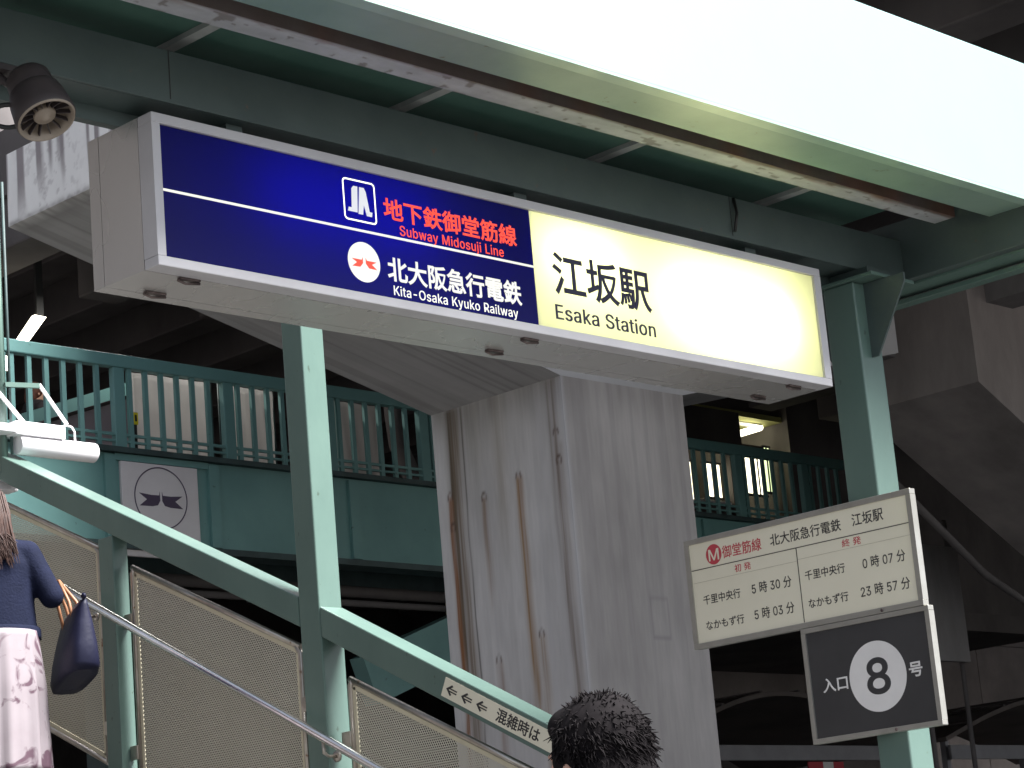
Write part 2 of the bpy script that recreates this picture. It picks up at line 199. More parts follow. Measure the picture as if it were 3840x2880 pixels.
# ---- lettering: Latin letters from the outline table, everything else from the built-in font
def _area(p): return sum(p[i][0] * p[(i + 1) % len(p)][1] - p[(i + 1) % len(p)][0] * p[i][1] for i in range(len(p))) / 2
def _curve_mesh(cu, bold):
    cu.bevel_depth = bold; cu.bevel_resolution = 0
    o = bpy.data.objects.new('g', cu); COL.objects.link(o); bpy.context.view_layer.update()
    me = bpy.data.meshes.new_from_object(o.evaluated_get(bpy.context.evaluated_depsgraph_get()))
    bpy.data.objects.remove(o); bpy.data.curves.remove(cu); return me
def glyph_mesh(ch, bold):
    if ch not in GLYPH:
        cu = bpy.data.curves.new('g', 'FONT'); cu.body = ch; cu.size = 1
        return [_curve_mesh(cu, bold)], 1.0
    cs = [[(sp[i] * .00137, sp[i + 1] * .00137) for i in range(0, len(sp), 2)] for sp in GLYPH[ch]]
    sg_ = math.copysign(1, _area(max(cs, key=lambda c: abs(_area(c))))); out = []
    for k, c in enumerate(c for c in cs if _area(c) * sg_ > 0):
        xs, ys = [p[0] for p in c], [p[1] for p in c]
        part = [c] + [h for h in cs if _area(h) * sg_ < 0 and min(xs) < h[0][0] < max(xs) and min(ys) < h[0][1] < max(ys)]
        cu = bpy.data.curves.new('g', 'CURVE'); cu.dimensions = '2D'; cu.fill_mode = 'BOTH'
        for pts in part:
            s_ = cu.splines.new('POLY'); s_.points.add(len(pts) - 1); s_.use_cyclic_u = True
            for p, q in zip(s_.points, pts): p.co = (*q, 0, 1)
        me = _curve_mesh(cu, bold)
        for v in me.vertices: v.co.z += .0003 * k
        out.append(me)
    return out, ADV[ch] * .00137
def letters(name, body, O, U, Vv, box, mat, parent, bold=.02, thick=.0015, gap=0.0, lift=0.0, fat=0.0, split=False):
    """lettering fitted to box=(u0,u1,v0,v1) on the plane O + U u + V v, standing proud of it"""
    bm = bmesh.new(); x = 0; cuts = [0]
    for ch in body:
        if ch == ' ':
            x += .3; cuts.append(len(bm.verts)); continue
        mes, adv = glyph_mesh(ch, bold)
        for me in mes:
            for dx, dz in (((0, 0), (-fat, .0008), (fat, .0016)) if fat else ((0, 0),)):
                o2 = len(bm.verts); bm.from_mesh(me); bm.verts.ensure_lookup_table()
                for v in bm.verts[o2:]: v.co.x += x + dx; v.co.z += dz
            bpy.data.meshes.remove(me)
        x += adv + gap
    xs = [v.co.x for v in bm.verts]; ys = [v.co.y for v in bm.verts]; zs = [abs(v.co.z) for v in bm.verts]
    x0, x1, y0, y1, zm = min(xs), max(xs), min(ys), max(ys), max(max(zs), 1e-6)
    O, U, Vv = Vector(O), Vector(U), Vector(Vv); Nn = U.cross(Vv)
    for v in bm.verts:
        a = box[0] + (v.co.x - x0) / (x1 - x0) * (box[1] - box[0]); c = box[2] + (v.co.y - y0) / (y1 - y0) * (box[3] - box[2])
        v.co = O + U * a + Vv * c + Nn * (thick * v.co.z / zm + lift)
    if split:      # one part per word
        bm.verts.ensure_lookup_table(); cuts.append(len(bm.verts)); last = None
        for i, v in enumerate(bm.verts): v.index = i
        for c0, c1 in zip(cuts, cuts[1:]):
            q = bm.copy(); q.verts.ensure_lookup_table(); bmesh.ops.delete(q, geom=[v for v in q.verts if not c0 <= v.index < c1], context='VERTS')
            mb = MB(); mb.bm.free(); mb.bm = q; last = mb.build(name, mat, parent)
        bm.free(); return last
    mb = MB(); mb.bm.free(); mb.bm = bm
    return mb.build(name, mat, parent)
def disc(mb, O, U, Vv, c, ru, rv, d, n=48):
    """flat elliptical plate of thickness d on the plane"""
    O, U, Vv = Vector(O), Vector(U), Vector(Vv)
    pts = [O + U * (c[0] + ru * math.cos(t)) + Vv * (c[1] + rv * math.sin(t)) for t in [2 * math.pi * k / n for k in range(n)]]
    mb.prism(pts, U.cross(Vv) * d); return mb
def ring(mb, O, U, Vv, c, ru, rv, wd, d, n=64):
    O, U, Vv = Vector(O), Vector(U), Vector(Vv); N_ = U.cross(Vv) * d; b = bmesh.new(); R = []
    for k in range(n):
        t = 2 * math.pi * k / n
        pi_ = O + U * (c[0] + (ru - wd) * math.cos(t)) + Vv * (c[1] + (rv - wd) * math.sin(t)); po = O + U * (c[0] + ru * math.cos(t)) + Vv * (c[1] + rv * math.sin(t))
        R.append([b.verts.new(p) for p in (pi_, po, po + N_, pi_ + N_)])
    for k in range(n):
        a, c_ = R[k], R[(k + 1) % n]
        for i in range(4): b.faces.new((a[i], a[(i + 1) % 4], c_[(i + 1) % 4], c_[i]))
    mb._add(b); return mb
def poly(mb, O, U, Vv, pts, d):
    O, U, Vv = Vector(O), Vector(U), Vector(Vv); mb.prism([O + U * p[0] + Vv * p[1] for p in pts], U.cross(Vv) * d); return mb
# ---------------------------------------------------------------- materials
M = {}
M['green'] = mat('green_paint', (.108, .172, .148), .33, col2=(.088, .145, .126), scale=3.5, stretch=(1, 1, .5), speck=(38, .70, (.06, .09, .07)), bump=.05, bscale=30)
M['green_old'] = mat('weathered_green_paint', (.066, .092, .088), .5, col2=(.046, .068, .066), scale=2.2, speck=(20, .69, (.10, .075, .06)), bump=.1, bscale=25)
M['soffit'] = mat('soffit_green', (.072, .15, .12), .55, col2=(.05, .115, .092), scale=3)
M['teal'] = mat('bridge_teal_paint', (.16, .325, .31), .5, col2=(.13, .275, .265), scale=1.4, speck=(9, .70, (.07, .13, .125)))
M['teal_dark'] = mat('bridge_dark_metal', (.05, .085, .085), .6, col2=(.03, .05, .05), scale=3)
M['fascia'] = mat('fascia_white', (.235, .375, .38), .5, col2=(.22, .36, .365), scale=1.5, speck=(7, .73, (.20, .33, .32)))
M['lip'] = mat('fascia_lip', (.30, .42, .36), .35, col2=(.24, .35, .30), scale=5)
M['under'] = mat('fascia_underside', (.21, .30, .26), .40, col2=(.17, .26, .22), scale=3, speck=(24, .70, (.12, .12, .08)))
M['sign_white'] = mat('sign_enamel', (.60, .585, .57), .27, .55, col2=(.555, .54, .525), scale=2.2, stretch=(1.6, 1, .8), detail=3, contrast=(.25, .75))
M['sign_frame'] = mat('sign_frame_enamel', (.52, .51, .53), .33, col2=(.46, .45, .47), scale=4)
M['black'] = mat('dark_gap', (.02, .02, .02), .8)
M['steel'] = mat('stainless_steel', (.86, .85, .84), .20, 1.0, col2=(.76, .75, .73), scale=8, stretch=(1, 1, 4))
M['steel_old'] = mat('dull_stainless', (.56, .53, .49), .34, 1.0, col2=(.40, .35, .30), scale=6, speck=(14, .66, (.22, .13, .08)))
M['alu'] = mat('board_aluminium', (.44, .43, .40), .4, .75, col2=(.36, .35, .32), scale=10)
M['cream_board'] = mat('board_cream', (.80, .76, .62), .4, col2=(.76, .72, .58), scale=2.5, coat=.3)
M['black_board'] = mat('board_black', (.042, .042, .045), .32, col2=(.03, .03, .033), scale=3.5, coat=.3)
M['ink'] = mat('ink_black', (.022, .02, .022), .5)
M['red_ink'] = mat('ink_red', (.50, .05, .07), .5)
M['white_ink'] = mat('ink_white', (.78, .76, .75), .45, col2=(.72, .70, .69), scale=8)
M['navy_ink'] = mat('ink_navy', (.012, .010, .045), .4)
M['glow_white'] = mat('lit_lettering_white', (.8, .8, .75), .4, emit=(1, .97, .86), estr=.15)
M['glow_red'] = mat('lit_lettering_red', (.7, .06, .03), .4, emit=(1, .075, .045), estr=.235)
M['concrete'] = mat('pier_concrete', (.40, .385, .40), .85, attr=True, col2=(.86, .855, .855), scale=1.6, stretch=(1, 1, .3), bump=.08, bscale=40)
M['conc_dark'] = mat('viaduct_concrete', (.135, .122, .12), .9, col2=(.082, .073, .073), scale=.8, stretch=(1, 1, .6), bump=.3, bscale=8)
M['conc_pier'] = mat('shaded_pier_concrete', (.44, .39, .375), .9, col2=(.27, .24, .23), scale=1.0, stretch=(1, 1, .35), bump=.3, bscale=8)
M['conc_mid'] = mat('girder_concrete', (.30, .285, .285), .9, col2=(.20, .19, .19), scale=1.2, stretch=(1, 1, .4), bump=.3, bscale=10)
M['purlin'] = mat('rusty_purlin', (.36, .36, .37), .6, attr=True, col2=(.85, .85, .85), scale=12)
M['mesh'] = None
M['asphalt'] = mat('asphalt', (.055, .055, .058), .9, col2=(.04, .04, .042), scale=9, bump=.3, bscale=120)
M['paving'] = mat('pavement_slabs', (.085, .083, .08), .85, col2=(.065, .064, .062), scale=4)
M['step'] = mat('stair_concrete', (.11, .105, .10), .85, col2=(.08, .078, .075), scale=6)
M['lampwhite'] = mat('lamp_housing_white', (.80, .78, .80), .4)
M['horn'] = mat('horn_beige', (.30, .25, .20), .55, col2=(.22, .18, .14), scale=14)
M['horn_dark'] = mat('horn_body_dark', (.028, .022, .024), .55, col2=(.045, .035, .035), scale=9)
M['cable'] = mat('black_cable', (.012, .012, .012), .5)
M['rib'] = mat('rib_grey', (.36, .38, .37), .6, col2=(.28, .30, .29), scale=9)
# ---------------------------------------------------------------- ground
tag(MB().grid((-60, -60, -.13), (180, 0, 0), (0, 180, 0), 4, 4).build('road', M['asphalt']), 'dark asphalt road in front of the station entrance', 'road', kind='structure')
tag(MB().box(-7, 50, -9, 30, -.30, 0, .02).build('pavement', M['paving']), 'pale slab pavement at the foot of the stairs', 'pavement', kind='structure')
# ---------------------------------------------------------------- viaduct: deck, girders, piers
vd = thing('viaduct_deck', (14, 12, 8.3), 'dark concrete viaduct deck overhead carried on ribs', 'viaduct')
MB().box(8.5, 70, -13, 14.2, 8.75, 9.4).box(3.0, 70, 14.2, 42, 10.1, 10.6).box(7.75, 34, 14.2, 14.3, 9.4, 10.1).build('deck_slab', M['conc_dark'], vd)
for i in range(-4, 22):
    x = 8.55 + i * 1.55
    if i >= 0: MB().box(x, x + .5, -13, 14.2, 8.25, 8.76, .02).build('girder', M['conc_dark'], vd)
    MB().box(x, x + .5, 14.4, 42, 9.6, 10.11, .02).build('girder', M['conc_dark'], vd)
for y in (-8, 0, 16, 26, 36): MB().box(8.6, 33.5, y, y + .35, *((8.42, 8.75) if y < 14 else (9.8, 10.1))).build('cross_girder', M['conc_dark'], vd)
def pier(name, x, y, wx, wy, z0, xe, ze, zt, label, m_body, m_arm, right=3.2):
    p = thing(name, (x + wx / 2, y + wy / 2, 0), label, 'pier')
    mb = MB()
    # shaft: two seen faces as fine sheets so the stains have a shape, the rest plain
    mb.grid((x, y + wy, 0), (0, -wy, 0), (0, 0, z0), 170, 220); mb.grid((x, y, 0), (wx, 0, 0), (0, 0, z0), 150, 200)
    mb.grid((x + wx, y, 0), (0, wy, 0), (0, 0, z0), 2, 2); mb.grid((x + wx, y + wy, 0), (-wx, 0, 0), (0, 0, z0), 2, 2)
    sh = mb.build('shaft', m_body, p)
    mb = MB(); xr = x + wx + right; zr = z0 + (ze - z0) * right / (x - xe)
    A = [(xe, ze), (x, z0), (x + wx, z0), (xr, zr), (xr, zt), (xe, zt)]
    for yy, sgn in ((y, 1), (y + wy, -1)):
        b = bmesh.new(); f = [b.verts.new((a, yy, c)) for a, c in (A if sgn > 0 else A[::-1])]; b.faces.new(f); bmesh.ops.triangulate(b, faces=b.faces)
        me = bpy.data.meshes.new('t'); b.to_mesh(me); b.free(); mb.bm.from_mesh(me); bpy.data.meshes.remove(me)
    mb.grid((xe, y + wy, ze), (0, -wy, 0), (0, 0, zt - ze), 130, 60)
    mb.grid((xe, y, ze), (0, wy, 0), (x - xe, 0, z0 - ze), 150, 40)
    mb.grid((x + wx, y, z0), (0, wy, 0), (right, 0, zr - z0), 2, 2); mb.grid((xr, y, zr), (0, wy, 0), (0, 0, zt - zr), 2, 2); mb.grid((xe, y, zt), (xr - xe, 0, 0), (0, wy, 0), 2, 2)
    ar = mb.build('cap_arm', m_arm, p)
    for q in (xe + .5, x + .4, x + wx + right - .9): MB().box(q, q + .5, y + .35, y + wy - .35, zt, 8.3, .02).build('pedestal', M['conc_mid'], p)
    return p, sh, ar
PX, PY, PWX, PWY, PZ = 9.5, 7.155, 1.47, 1.465, 5.718
p1, sh1, ar1 = pier('viaduct_pier', PX, PY, PWX, PWY, PZ, 5.449, 6.678, 7.219, 'pale rust-streaked concrete pier with haunched cap arm behind the lit sign', M['concrete'], M['concrete'])
def shaft_col(co, nr):
    n = len(co); left = np.abs(co[:, 0] - PX) < .004; t = np.where(left, (PY + PWY - co[:, 1]) / PWY, (co[:, 0] - PX) / PWX); z = co[:, 2]
    c = np.tile(np.array([[.60, .575, .57]]), (n, 1)); c[~left] = (.44, .41, .395)  # same concrete; street face painted darker in place of its shade
    k = t * 34 + left * 91
    c *= (.80 + .36 * fb(t * 3.1 + 9 * left, z * 1.1))[:, None]; s = .5 * n2(k * .35, z * .3) + .3 * n2(k * 1.3, z * .45 + 5) + .2 * n2(k * 4, z * .9)
    c *= (.965 + .07 * s)[:, None]; c *= (.95 + .1 * n2(t * 90, z * 8))[:, None]
    run = sstep(.52, .75, n2(t * 26 + 40 * left, z * .22 + 3)) * (.35 + .65 * sstep(2, PZ, z)); c = mixc(c, (.20, .185, .19), run * np.where(left, .12, .20))
    wob = .012 * (n2(z * 3, t * 0 + 1) - .5)
    def streak(tc, w, zt, zb, col, a, lf=True):
        nonlocal c
        m = np.exp(-((t + wob * 1.5 - tc) / w) ** 2) * sstep(zb - .5, zb + .25, z) * (1 - sstep(zt - .03, zt + .03, z)) * a * (.45 + .75 * n2(t * 160, z * 2.2)); c = mixc(c, col, np.clip(m, 0, 1) * (left if lf else ~left))
    streak(.13, .028, PZ, 3.6, (.10, .075, .05), 1.25); streak(.165, .045, PZ, 1.0, (.20, .145, .10), .85); streak(.10, .016, 5.0, 3.0, (.26, .11, .045), 1.4); streak(.225, .006, PZ, 2, (.06, .05, .045), .8)
    streak(.92, .022, PZ, 2.0, (.19, .14, .115), .8); streak(.885, .012, PZ, 4.2, (.15, .11, .08), .5); streak(.955, .018, 5.2, 1.5, (.26, .21, .185), .45)
    streak(.36, .020, 4.93, 4.35, (.24, .14, .08), 1.0); streak(.63, .026, 5.02, 3.3, (.32, .19, .09), 1.1); streak(.64, .012, 5.02, 4.5, (.22, .10, .05), .6)
    streak(.37, .022, 3.62, 2.6, (.24, .13, .08), .75); streak(.70, .026, 3.75, 2.6, (.30, .19, .11), .7); streak(.50, .05, PZ, 4.6, (.30, .24, .17), .35); streak(.30, .07, PZ, 5.2, (.27, .24, .20), .4)
    def hook(tc, zc, a=.8):
        nonlocal c
        d = np.abs(np.sqrt(((t - tc) / .018) ** 2 + ((z - zc) / .035) ** 2) - 1); m = np.exp(-(d / .3) ** 2) * (z > zc - .02) * a * left; c = mixc(c, (.10, .06, .045), m)
    for q in ((.36, 4.93), (.63, 5.02), (.37, 3.62), (.70, 3.75), (.10, 5.0), (.105, 4.75), (.93, 5.28), (.935, 5.06)): hook(*q)
    # pale worn arris and the scribbled marks on the street face
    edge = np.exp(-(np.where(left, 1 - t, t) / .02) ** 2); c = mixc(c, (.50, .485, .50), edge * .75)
    for (tc, zc, r_) in ((.62, 3.85, .07),):
        d = np.abs(np.maximum(np.abs(t - tc) / r_, np.abs(z - zc) / .16) - 1); c = mixc(c, (.24, .22, .23), np.exp(-(d / .07) ** 2) * .45 * ~left)
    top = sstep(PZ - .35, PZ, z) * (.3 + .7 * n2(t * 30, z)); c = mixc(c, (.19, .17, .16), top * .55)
    lit = sstep(.62, .8, n2(t * 60 + 11, z * .5)) ; c = mixc(c, (.55, .53, .54), lit * .35 * left)  # random pale streaks in the concrete itself
    return c
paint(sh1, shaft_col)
def arm_col(co, nr):
    n = len(co); end = np.abs(co[:, 0] - 5.449) < .004; t = (PY + PWY - co[:, 1]) / PWY; z = co[:, 2]
    c = np.tile(np.array([[.43, .42, .425]]), (n, 1)); c[end] = (.95, .94, .94)  # end face painted near white to stand in for open-sky light
    band = fb(t * 22, co[:, 0] * .5); c[~end] *= (.84 + .30 * band[~end])[:, None]
    ln = sstep(.60, .68, n2(t * 40, co[:, 0] * .15 + 2)) ; c = mixc(c, (.17, .16, .15), ln * .28 * ~end)
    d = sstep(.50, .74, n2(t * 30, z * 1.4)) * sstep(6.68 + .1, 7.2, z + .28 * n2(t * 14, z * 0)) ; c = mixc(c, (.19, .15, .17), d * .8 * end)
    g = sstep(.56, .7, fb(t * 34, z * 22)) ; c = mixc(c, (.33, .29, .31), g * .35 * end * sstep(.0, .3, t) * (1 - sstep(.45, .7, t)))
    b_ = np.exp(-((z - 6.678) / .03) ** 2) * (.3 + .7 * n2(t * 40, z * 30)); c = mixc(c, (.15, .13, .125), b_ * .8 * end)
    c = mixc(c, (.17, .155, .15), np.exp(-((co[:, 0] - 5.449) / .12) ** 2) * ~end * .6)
    return c
paint(ar1, arm_col)
for c_ in list(bpy.data.objects):
    pass
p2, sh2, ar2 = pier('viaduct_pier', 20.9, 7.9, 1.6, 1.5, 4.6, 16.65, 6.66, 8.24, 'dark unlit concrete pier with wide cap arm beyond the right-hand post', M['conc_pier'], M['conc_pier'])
MB().box(17.0, 17.5, 6.9, 9.3, 7.55, 7.85).build('pedestal', M['conc_mid'], p2)
# small pale cross beam and down pipe by the dark pier
cb = thing('beam_stub', (15.6, 9.0, 7.3), 'pale concrete beam stub jutting out beside the dark pier', 'beam')
MB().box(15.1, 16.7, 8.86, 9.5, 7.15, 7.38, .02).box(15.4, 16.6, 8.90, 9.45, 7.38, 7.85, .02).build('beam', M['conc_mid'], cb)
MB().box(15.0, 16.2, 9.0, 9.4, 6.92, 7.08, .02).build('bracket', M['conc_mid'], cb)
dp = thing('drain_pipe', (13.1, 12.6, 6.0), 'dark drain pipe behind the footbridge railing beside the pale pier', 'pipe')
MB().tube([(12.86, 12.6, 8.3), (12.88, 12.6, 6.95), (12.93, 12.62, 6.65), (13.2, 12.7, 6.3), (13.3, 12.7, 6.02)], .10, 14).build('pipe', M['conc_dark'], dp)
MB().lathe((12.875, 12.6, 7.2), (0, 0, 1), [(.101, 0), (.125, 0), (.125, .12), (.101, .12)], 18).build('collar', M['conc_dark'], dp)
nb0 = thing('added_side_building', (-4, 12, 0), 'unseen plain grey building added left of the stairs to block side light', 'building')  # added out of view to keep sky light off the rail's side faces
MB().box(-7, -1.7, 1.6, 40, 0, 10.6, .02).build('wall', M['conc_dark'], nb0)
MB().box(-7.1, -1.6, 1.5, 40.1, 10.6, 10.8, .02).build('parapet', M['conc_mid'], nb0)
for yy in (3, 7, 11, 15, 19): MB().box(-1.7, -1.66, yy, yy + 1.6, 3.2, 4.6).build('window', M['black_board'], nb0)
# closing walls of the dark space under the line
bw = tag(MB().box(6, 75, 36, 36.4, -.1, 10.09).build('concrete_wall', M['conc_dark']), 'dark concrete wall closing the far end under the viaduct', 'wall')
bw2 = tag(MB().box(48, 48.4, -20, 36, -.1, 10.09).build('concrete_wall', M['conc_dark']), 'dark concrete side wall beyond the shelters', 'wall')
M['abutment'] = mat('abutment_concrete', (.25, .22, .21), .9, col2=(.16, .14, .135), scale=.7, bump=.2, bscale=6)
aw = thing('abutment_wall', (36, 20.3, 0), 'grey-brown concrete abutment wall with formwork joints behind the arched shelters', 'wall')
mb = MB()
for i in range(8):
    for j in range(3): mb.box(26.5 + i * 2.7, 26.5 + i * 2.7 + 2.685, 20, 20.5, j * 3.2, j * 3.2 + 3.185, .01)
mb.build('wall_panels', M['abutment'], aw)
MB().box(26.5, 48, 20.02, 20.48, 0, 9.6).build('wall_core', M['conc_dark'], aw)
# ---------------------------------------------------------------- footbridge
YB = 12.0
fbk = thing('footbridge', (14, YB, 5.2), 'teal steel footbridge with barred railing passing behind the pale pier', 'footbridge')
gm = MB().box(6.4, 19.9, YB, YB + .12, 5.23, 6.05, .004)
for x in (7.35, 8.68, 9.86, 11.6, 13.4, 15.2, 17): gm.box(x, x + .12, YB - .035, YB + .002, 5.25, 6.03)
gm.box(8.80, 9.86, YB - .03, YB + .002, 5.985, 6.045)
gm.build('girder', M['teal'], fbk)
MB().box(6.4, 19.9, YB - .07, YB + .16, 6.052, 6.10).box(6.4, 19.9, YB - .10, YB + .16, 5.17, 5.228).build('flange', M['teal_dark'], fbk)
MB().box(6.4, 19.9, YB + .125, 15.5, 5.75, 6.0).build('deck_slab', M['conc_dark'], fbk)
MB().box(6.4, 19.9, YB, YB + .09, 6.862, 6.985, .012).build('top_rail', M['teal'], fbk)
MB().box(6.4, 19.9, YB + .02, YB + .05, 6.225, 6.25).box(6.4, 19.9, YB + .02, YB + .05, 6.165, 6.185).build('bottom_rail', M['teal'], fbk)
bmB = MB()
x = 6.5; bars = []
while x < 19.85: bars.append(x); x += .1815
posts = [6.35 + .06 + 1.27 * i for i in range(19)]
posts = [8.915 + 1.272 * i for i in range(-1, 9)]
nb = 0
for x in bars:
    if min(abs(x - p) for p in posts) < .08: continue
    nb += 1
    if nb > 96: break
    MB().box(x - .023, x + .023, YB + .018, YB + .052, 6.105, 6.862).build('bar', M['teal'], fbk)
for p in posts: MB().box(p - .062, p + .062, YB + .01, YB + .08, 6.105, 6.862, .008).build('railing_post', M['teal'], fbk)
# station emblem on the girder
em = thing('emblem_plate', (9.287, YB - .02, 5.12), 'square off-white plate with ringed purple bow emblem on the teal girder', 'sign')
OB, UB, VB = (0, YB - .036, 0), (1, 0, 0), (0, 0, 1)
M['plate'] = mat('emblem_plate_white', (.74, .71, .725), .5, col2=(.68, .65, .66), scale=2.5)
M['purple'] = mat('emblem_purple', (.075, .055, .10), .5)
MB().box(8.854, 9.720, YB - .036, YB - .002, 5.115, 5.978, .004).build('plate', M['plate'], em)
ring(MB(), OB, UB, VB, (9.287, 5.665), .300, .288, .011, .003).build('emblem_ring', M['purple'], em)
flag = [(-.012, 5.726), (-.02, 5.69), (-.11, 5.688), (-.245, 5.70), (-.16, 5.645), (-.245, 5.582), (-.10, 5.585), (-.04, 5.597), (-.012, 5.64)]
poly(MB(), OB, UB, VB, [(9.287 + a, b) for a, b in flag][::-1], .003).build('emblem_bow', M['purple'], em)
poly(MB(), OB, UB, VB, [(9.287 - a, b) for a, b in flag], .003).build('emblem_bow', M['purple'], em)
# white sheets, pink wall, handrail and cordon behind the bars
M['sheet'] = translucent('white_sheet', (.66, .64, .63), .6, .02)
sheets = ((9.23, 10.16, 'white sheet screen behind the railing beside the yellow tag'), (10.28, 10.93, 'white sheet screen behind the railing just left of the slim pole'), (11.42, 12.3, 'greyish sheet screen behind the railing nearest the pale pier'))
for a, b, lb in sheets:
    t = thing('sheet_screen', ((a + b) / 2, 12.25, 6.1), lb, 'screen', 'white sheet screens behind the footbridge railing')
    mb = MB(); n = 24; q = bmesh.new(); rows = []
    for j in range(13):
        rows.append([q.verts.new((a + (b - a) * i / n, 12.25 + .006 * math.sin(i * 1.7 + j * .3 + a) + .004 * math.sin(j * 1.1 + i), 6.13 + .78 * j / 12)) for i in range(n + 1)])
    for j in range(12):
        for i in range(n): q.faces.new((rows[j][i], rows[j][i + 1], rows[j + 1][i + 1], rows[j + 1][i])).smooth = True
    bmesh.ops.solidify(q, geom=list(q.faces), thickness=.006); mb._add(q); mb.build('sheet', M['sheet'], t)
    MB().tube([(a - .01, 12.26, 6.0), (a - .01, 12.26, 6.93)], .012, 8).tube([(b + .01, 12.26, 6.0), (b + .01, 12.26, 6.93)], .012, 8).build('pole', M['teal_dark'], t)
M['yellow'] = mat('tag_yellow', (.75, .62, .02), .5); 
yt = thing('warning_tag', (9.13, 12.17, 6.3), 'small yellow warning tag hanging behind the railing bars', 'tag')
MB().box(9.085, 9.180, 12.10, 12.115, 6.37, 6.485, .004).build('tag_plate', M['yellow'], yt)
MB().box(9.10, 9.118, 12.095, 12.0999, 6.40, 6.46).box(9.14, 9.16, 12.095, 12.0999, 6.40, 6.46).build('tag_mark', M['ink'], yt)
MB().box(9.11, 9.16, 12.10, 12.115, 6.12, 6.368).build('tag_stem', M['black'], yt)
M['pink'] = mat('stairwell_wall', (.33, .28, .30), .8, col2=(.28, .235, .25), scale=2)
MB().prism([(8.9, 13.6, 6.0), (10.3, 13.6, 6.0), (10.3, 13.6, 7.10), (8.9, 13.6, 6.60)], (0, .12, 0)).build('stairwell_wall', M['pink'], fbk)
MB().bar((8.9, 13.55, 6.70), (10.3, 13.55, 7.20), .1, .12).build('stairwell_rail', M['teal'], fbk)
# dark girder and pipes low behind the stairs
lw = thing('service_gantry', (13, 13, 4.3), 'dark steel gantry with pipes in the shade behind the stair railing', 'gantry')
MB().box(9, 15.8, 13.0, 13.3, 5.20, 5.40).build('beam', M['teal_dark'], lw)
MB().tube([(9, 12.9, 5.12), (15.8, 12.9, 5.12)], .06, 10).tube([(9, 12.8, 4.98), (15.8, 12.8, 4.98)], .035, 8).build('pipe', M['conc_dark'], lw)
MB().bar((12.2, 12.6, 4.15), (16.6, 12.6, 5.75), .2, .5).build('sloping_beam', M['teal'], lw)
for x in (9.3, 15.4): MB().box(x, x + .2, 13.02, 13.28, 0, 5.19).build('leg', M['teal_dark'], lw)
# ---------------------------------------------------------------- the lit station sign
SL, SZ, ST, SD = 3.076, 3.250, 3.700, .301
sg = thing('station_sign', (SL / 2, .15, SZ), 'long backlit station sign, blue and cream, hung under the canopy beam', 'sign')
fr = MB()
fr.box(0, SL, 0, .064, SZ, 3.2795, .003).box(0, SL, 0, .064, 3.6695, ST, .003).box(0, .029, .0006, .0634, 3.2795, 3.6695).box(3.036, SL, .0006, .0634, 3.2795, 3.6695)
fr.build('front_frame', M['sign_frame'], sg)
hs = MB()
for y0, y1 in ((.0665, .2495), (.252, SD)):
    hs.box(.001, SL - .001, y0, y1, SZ + .001, SZ + .007).box(.001, SL - .001, y0, y1, ST - .007, ST - .001).box(.001, .007, y0, y1, SZ + .007, ST - .007).box(SL - .007, SL - .001, y0, y1, SZ + .007, ST - .007)
hs.box(.007, SL - .007, SD - .006, SD, SZ + .007, ST - .007)
hs.build('housing', M['sign_white'], sg)
ln = MB(); y0, y1 = .02, SD - .007
ln.box(.008, SL - .008, y0, y1, SZ + .008, SZ + .012).box(.008, SL - .008, y0, y1, ST - .012, ST - .008).box(.008, .012, y0, y1, SZ + .012, ST - .012).box(SL - .012, SL - .008, y0, y1, SZ + .012, ST - .012).box(1.527, 1.533, .03, y1, SZ + .012, ST - .012)
ln.build('liner', M['lampwhite'], sg)
M['cream_lit'] = translucent('cream_acrylic', (.87, .87, .63)); M['blue_lit'] = translucent('blue_acrylic', (.004, .0015, .24), .2, .025)
MB().box(.0295, 1.5295, .010, .014, 3.280, 3.669).build('blue_panel', M['blue_lit'], sg)
MB().box(1.5302, 3.0355, .010, .014, 3.280, 3.669).build('cream_panel', M['cream_lit'], sg)
def inner_lamp(nm, x, z, wx, wz, e, y=.12, col=(.97, 1, .90)):
    l = bpy.data.lights.new(nm, 'AREA'); l.shape = 'RECTANGLE'; l.size = wx; l.size_y = wz; l.energy = e; l.color = col
    o = bpy.data.objects.new(nm, l); COL.objects.link(o); o.parent = sg; o.location = Vector((x, y, z)) - sg.location; o.rotation_euler = (-math.pi / 2, 0, 0)
inner_lamp('tube_lamp', 2.55, 3.46, .62, .10, 2.0, .10)
inner_lamp('tube_lamp', 2.25, 3.48, 1.40, .24, 1.75, .22)
inner_lamp('tube_lamp', 1.78, 3.54, .34, .10, .45, .12)
inner_lamp('tube_lamp', .75, 3.54, .70, .14, 1.7, .17, (.85, .88, 1))
inner_lamp('tube_lamp', .78, 3.47, 1.40, .24, 1.1, .24, (.85, .88, 1))
OS, US, VS = (0, .010, 0), (1, 0, 0), (0, 0, 1)
MB().box(.030, 1.529, .0075, .0098, 3.4735, 3.4805).build('divider_line', M['glow_white'], sg)
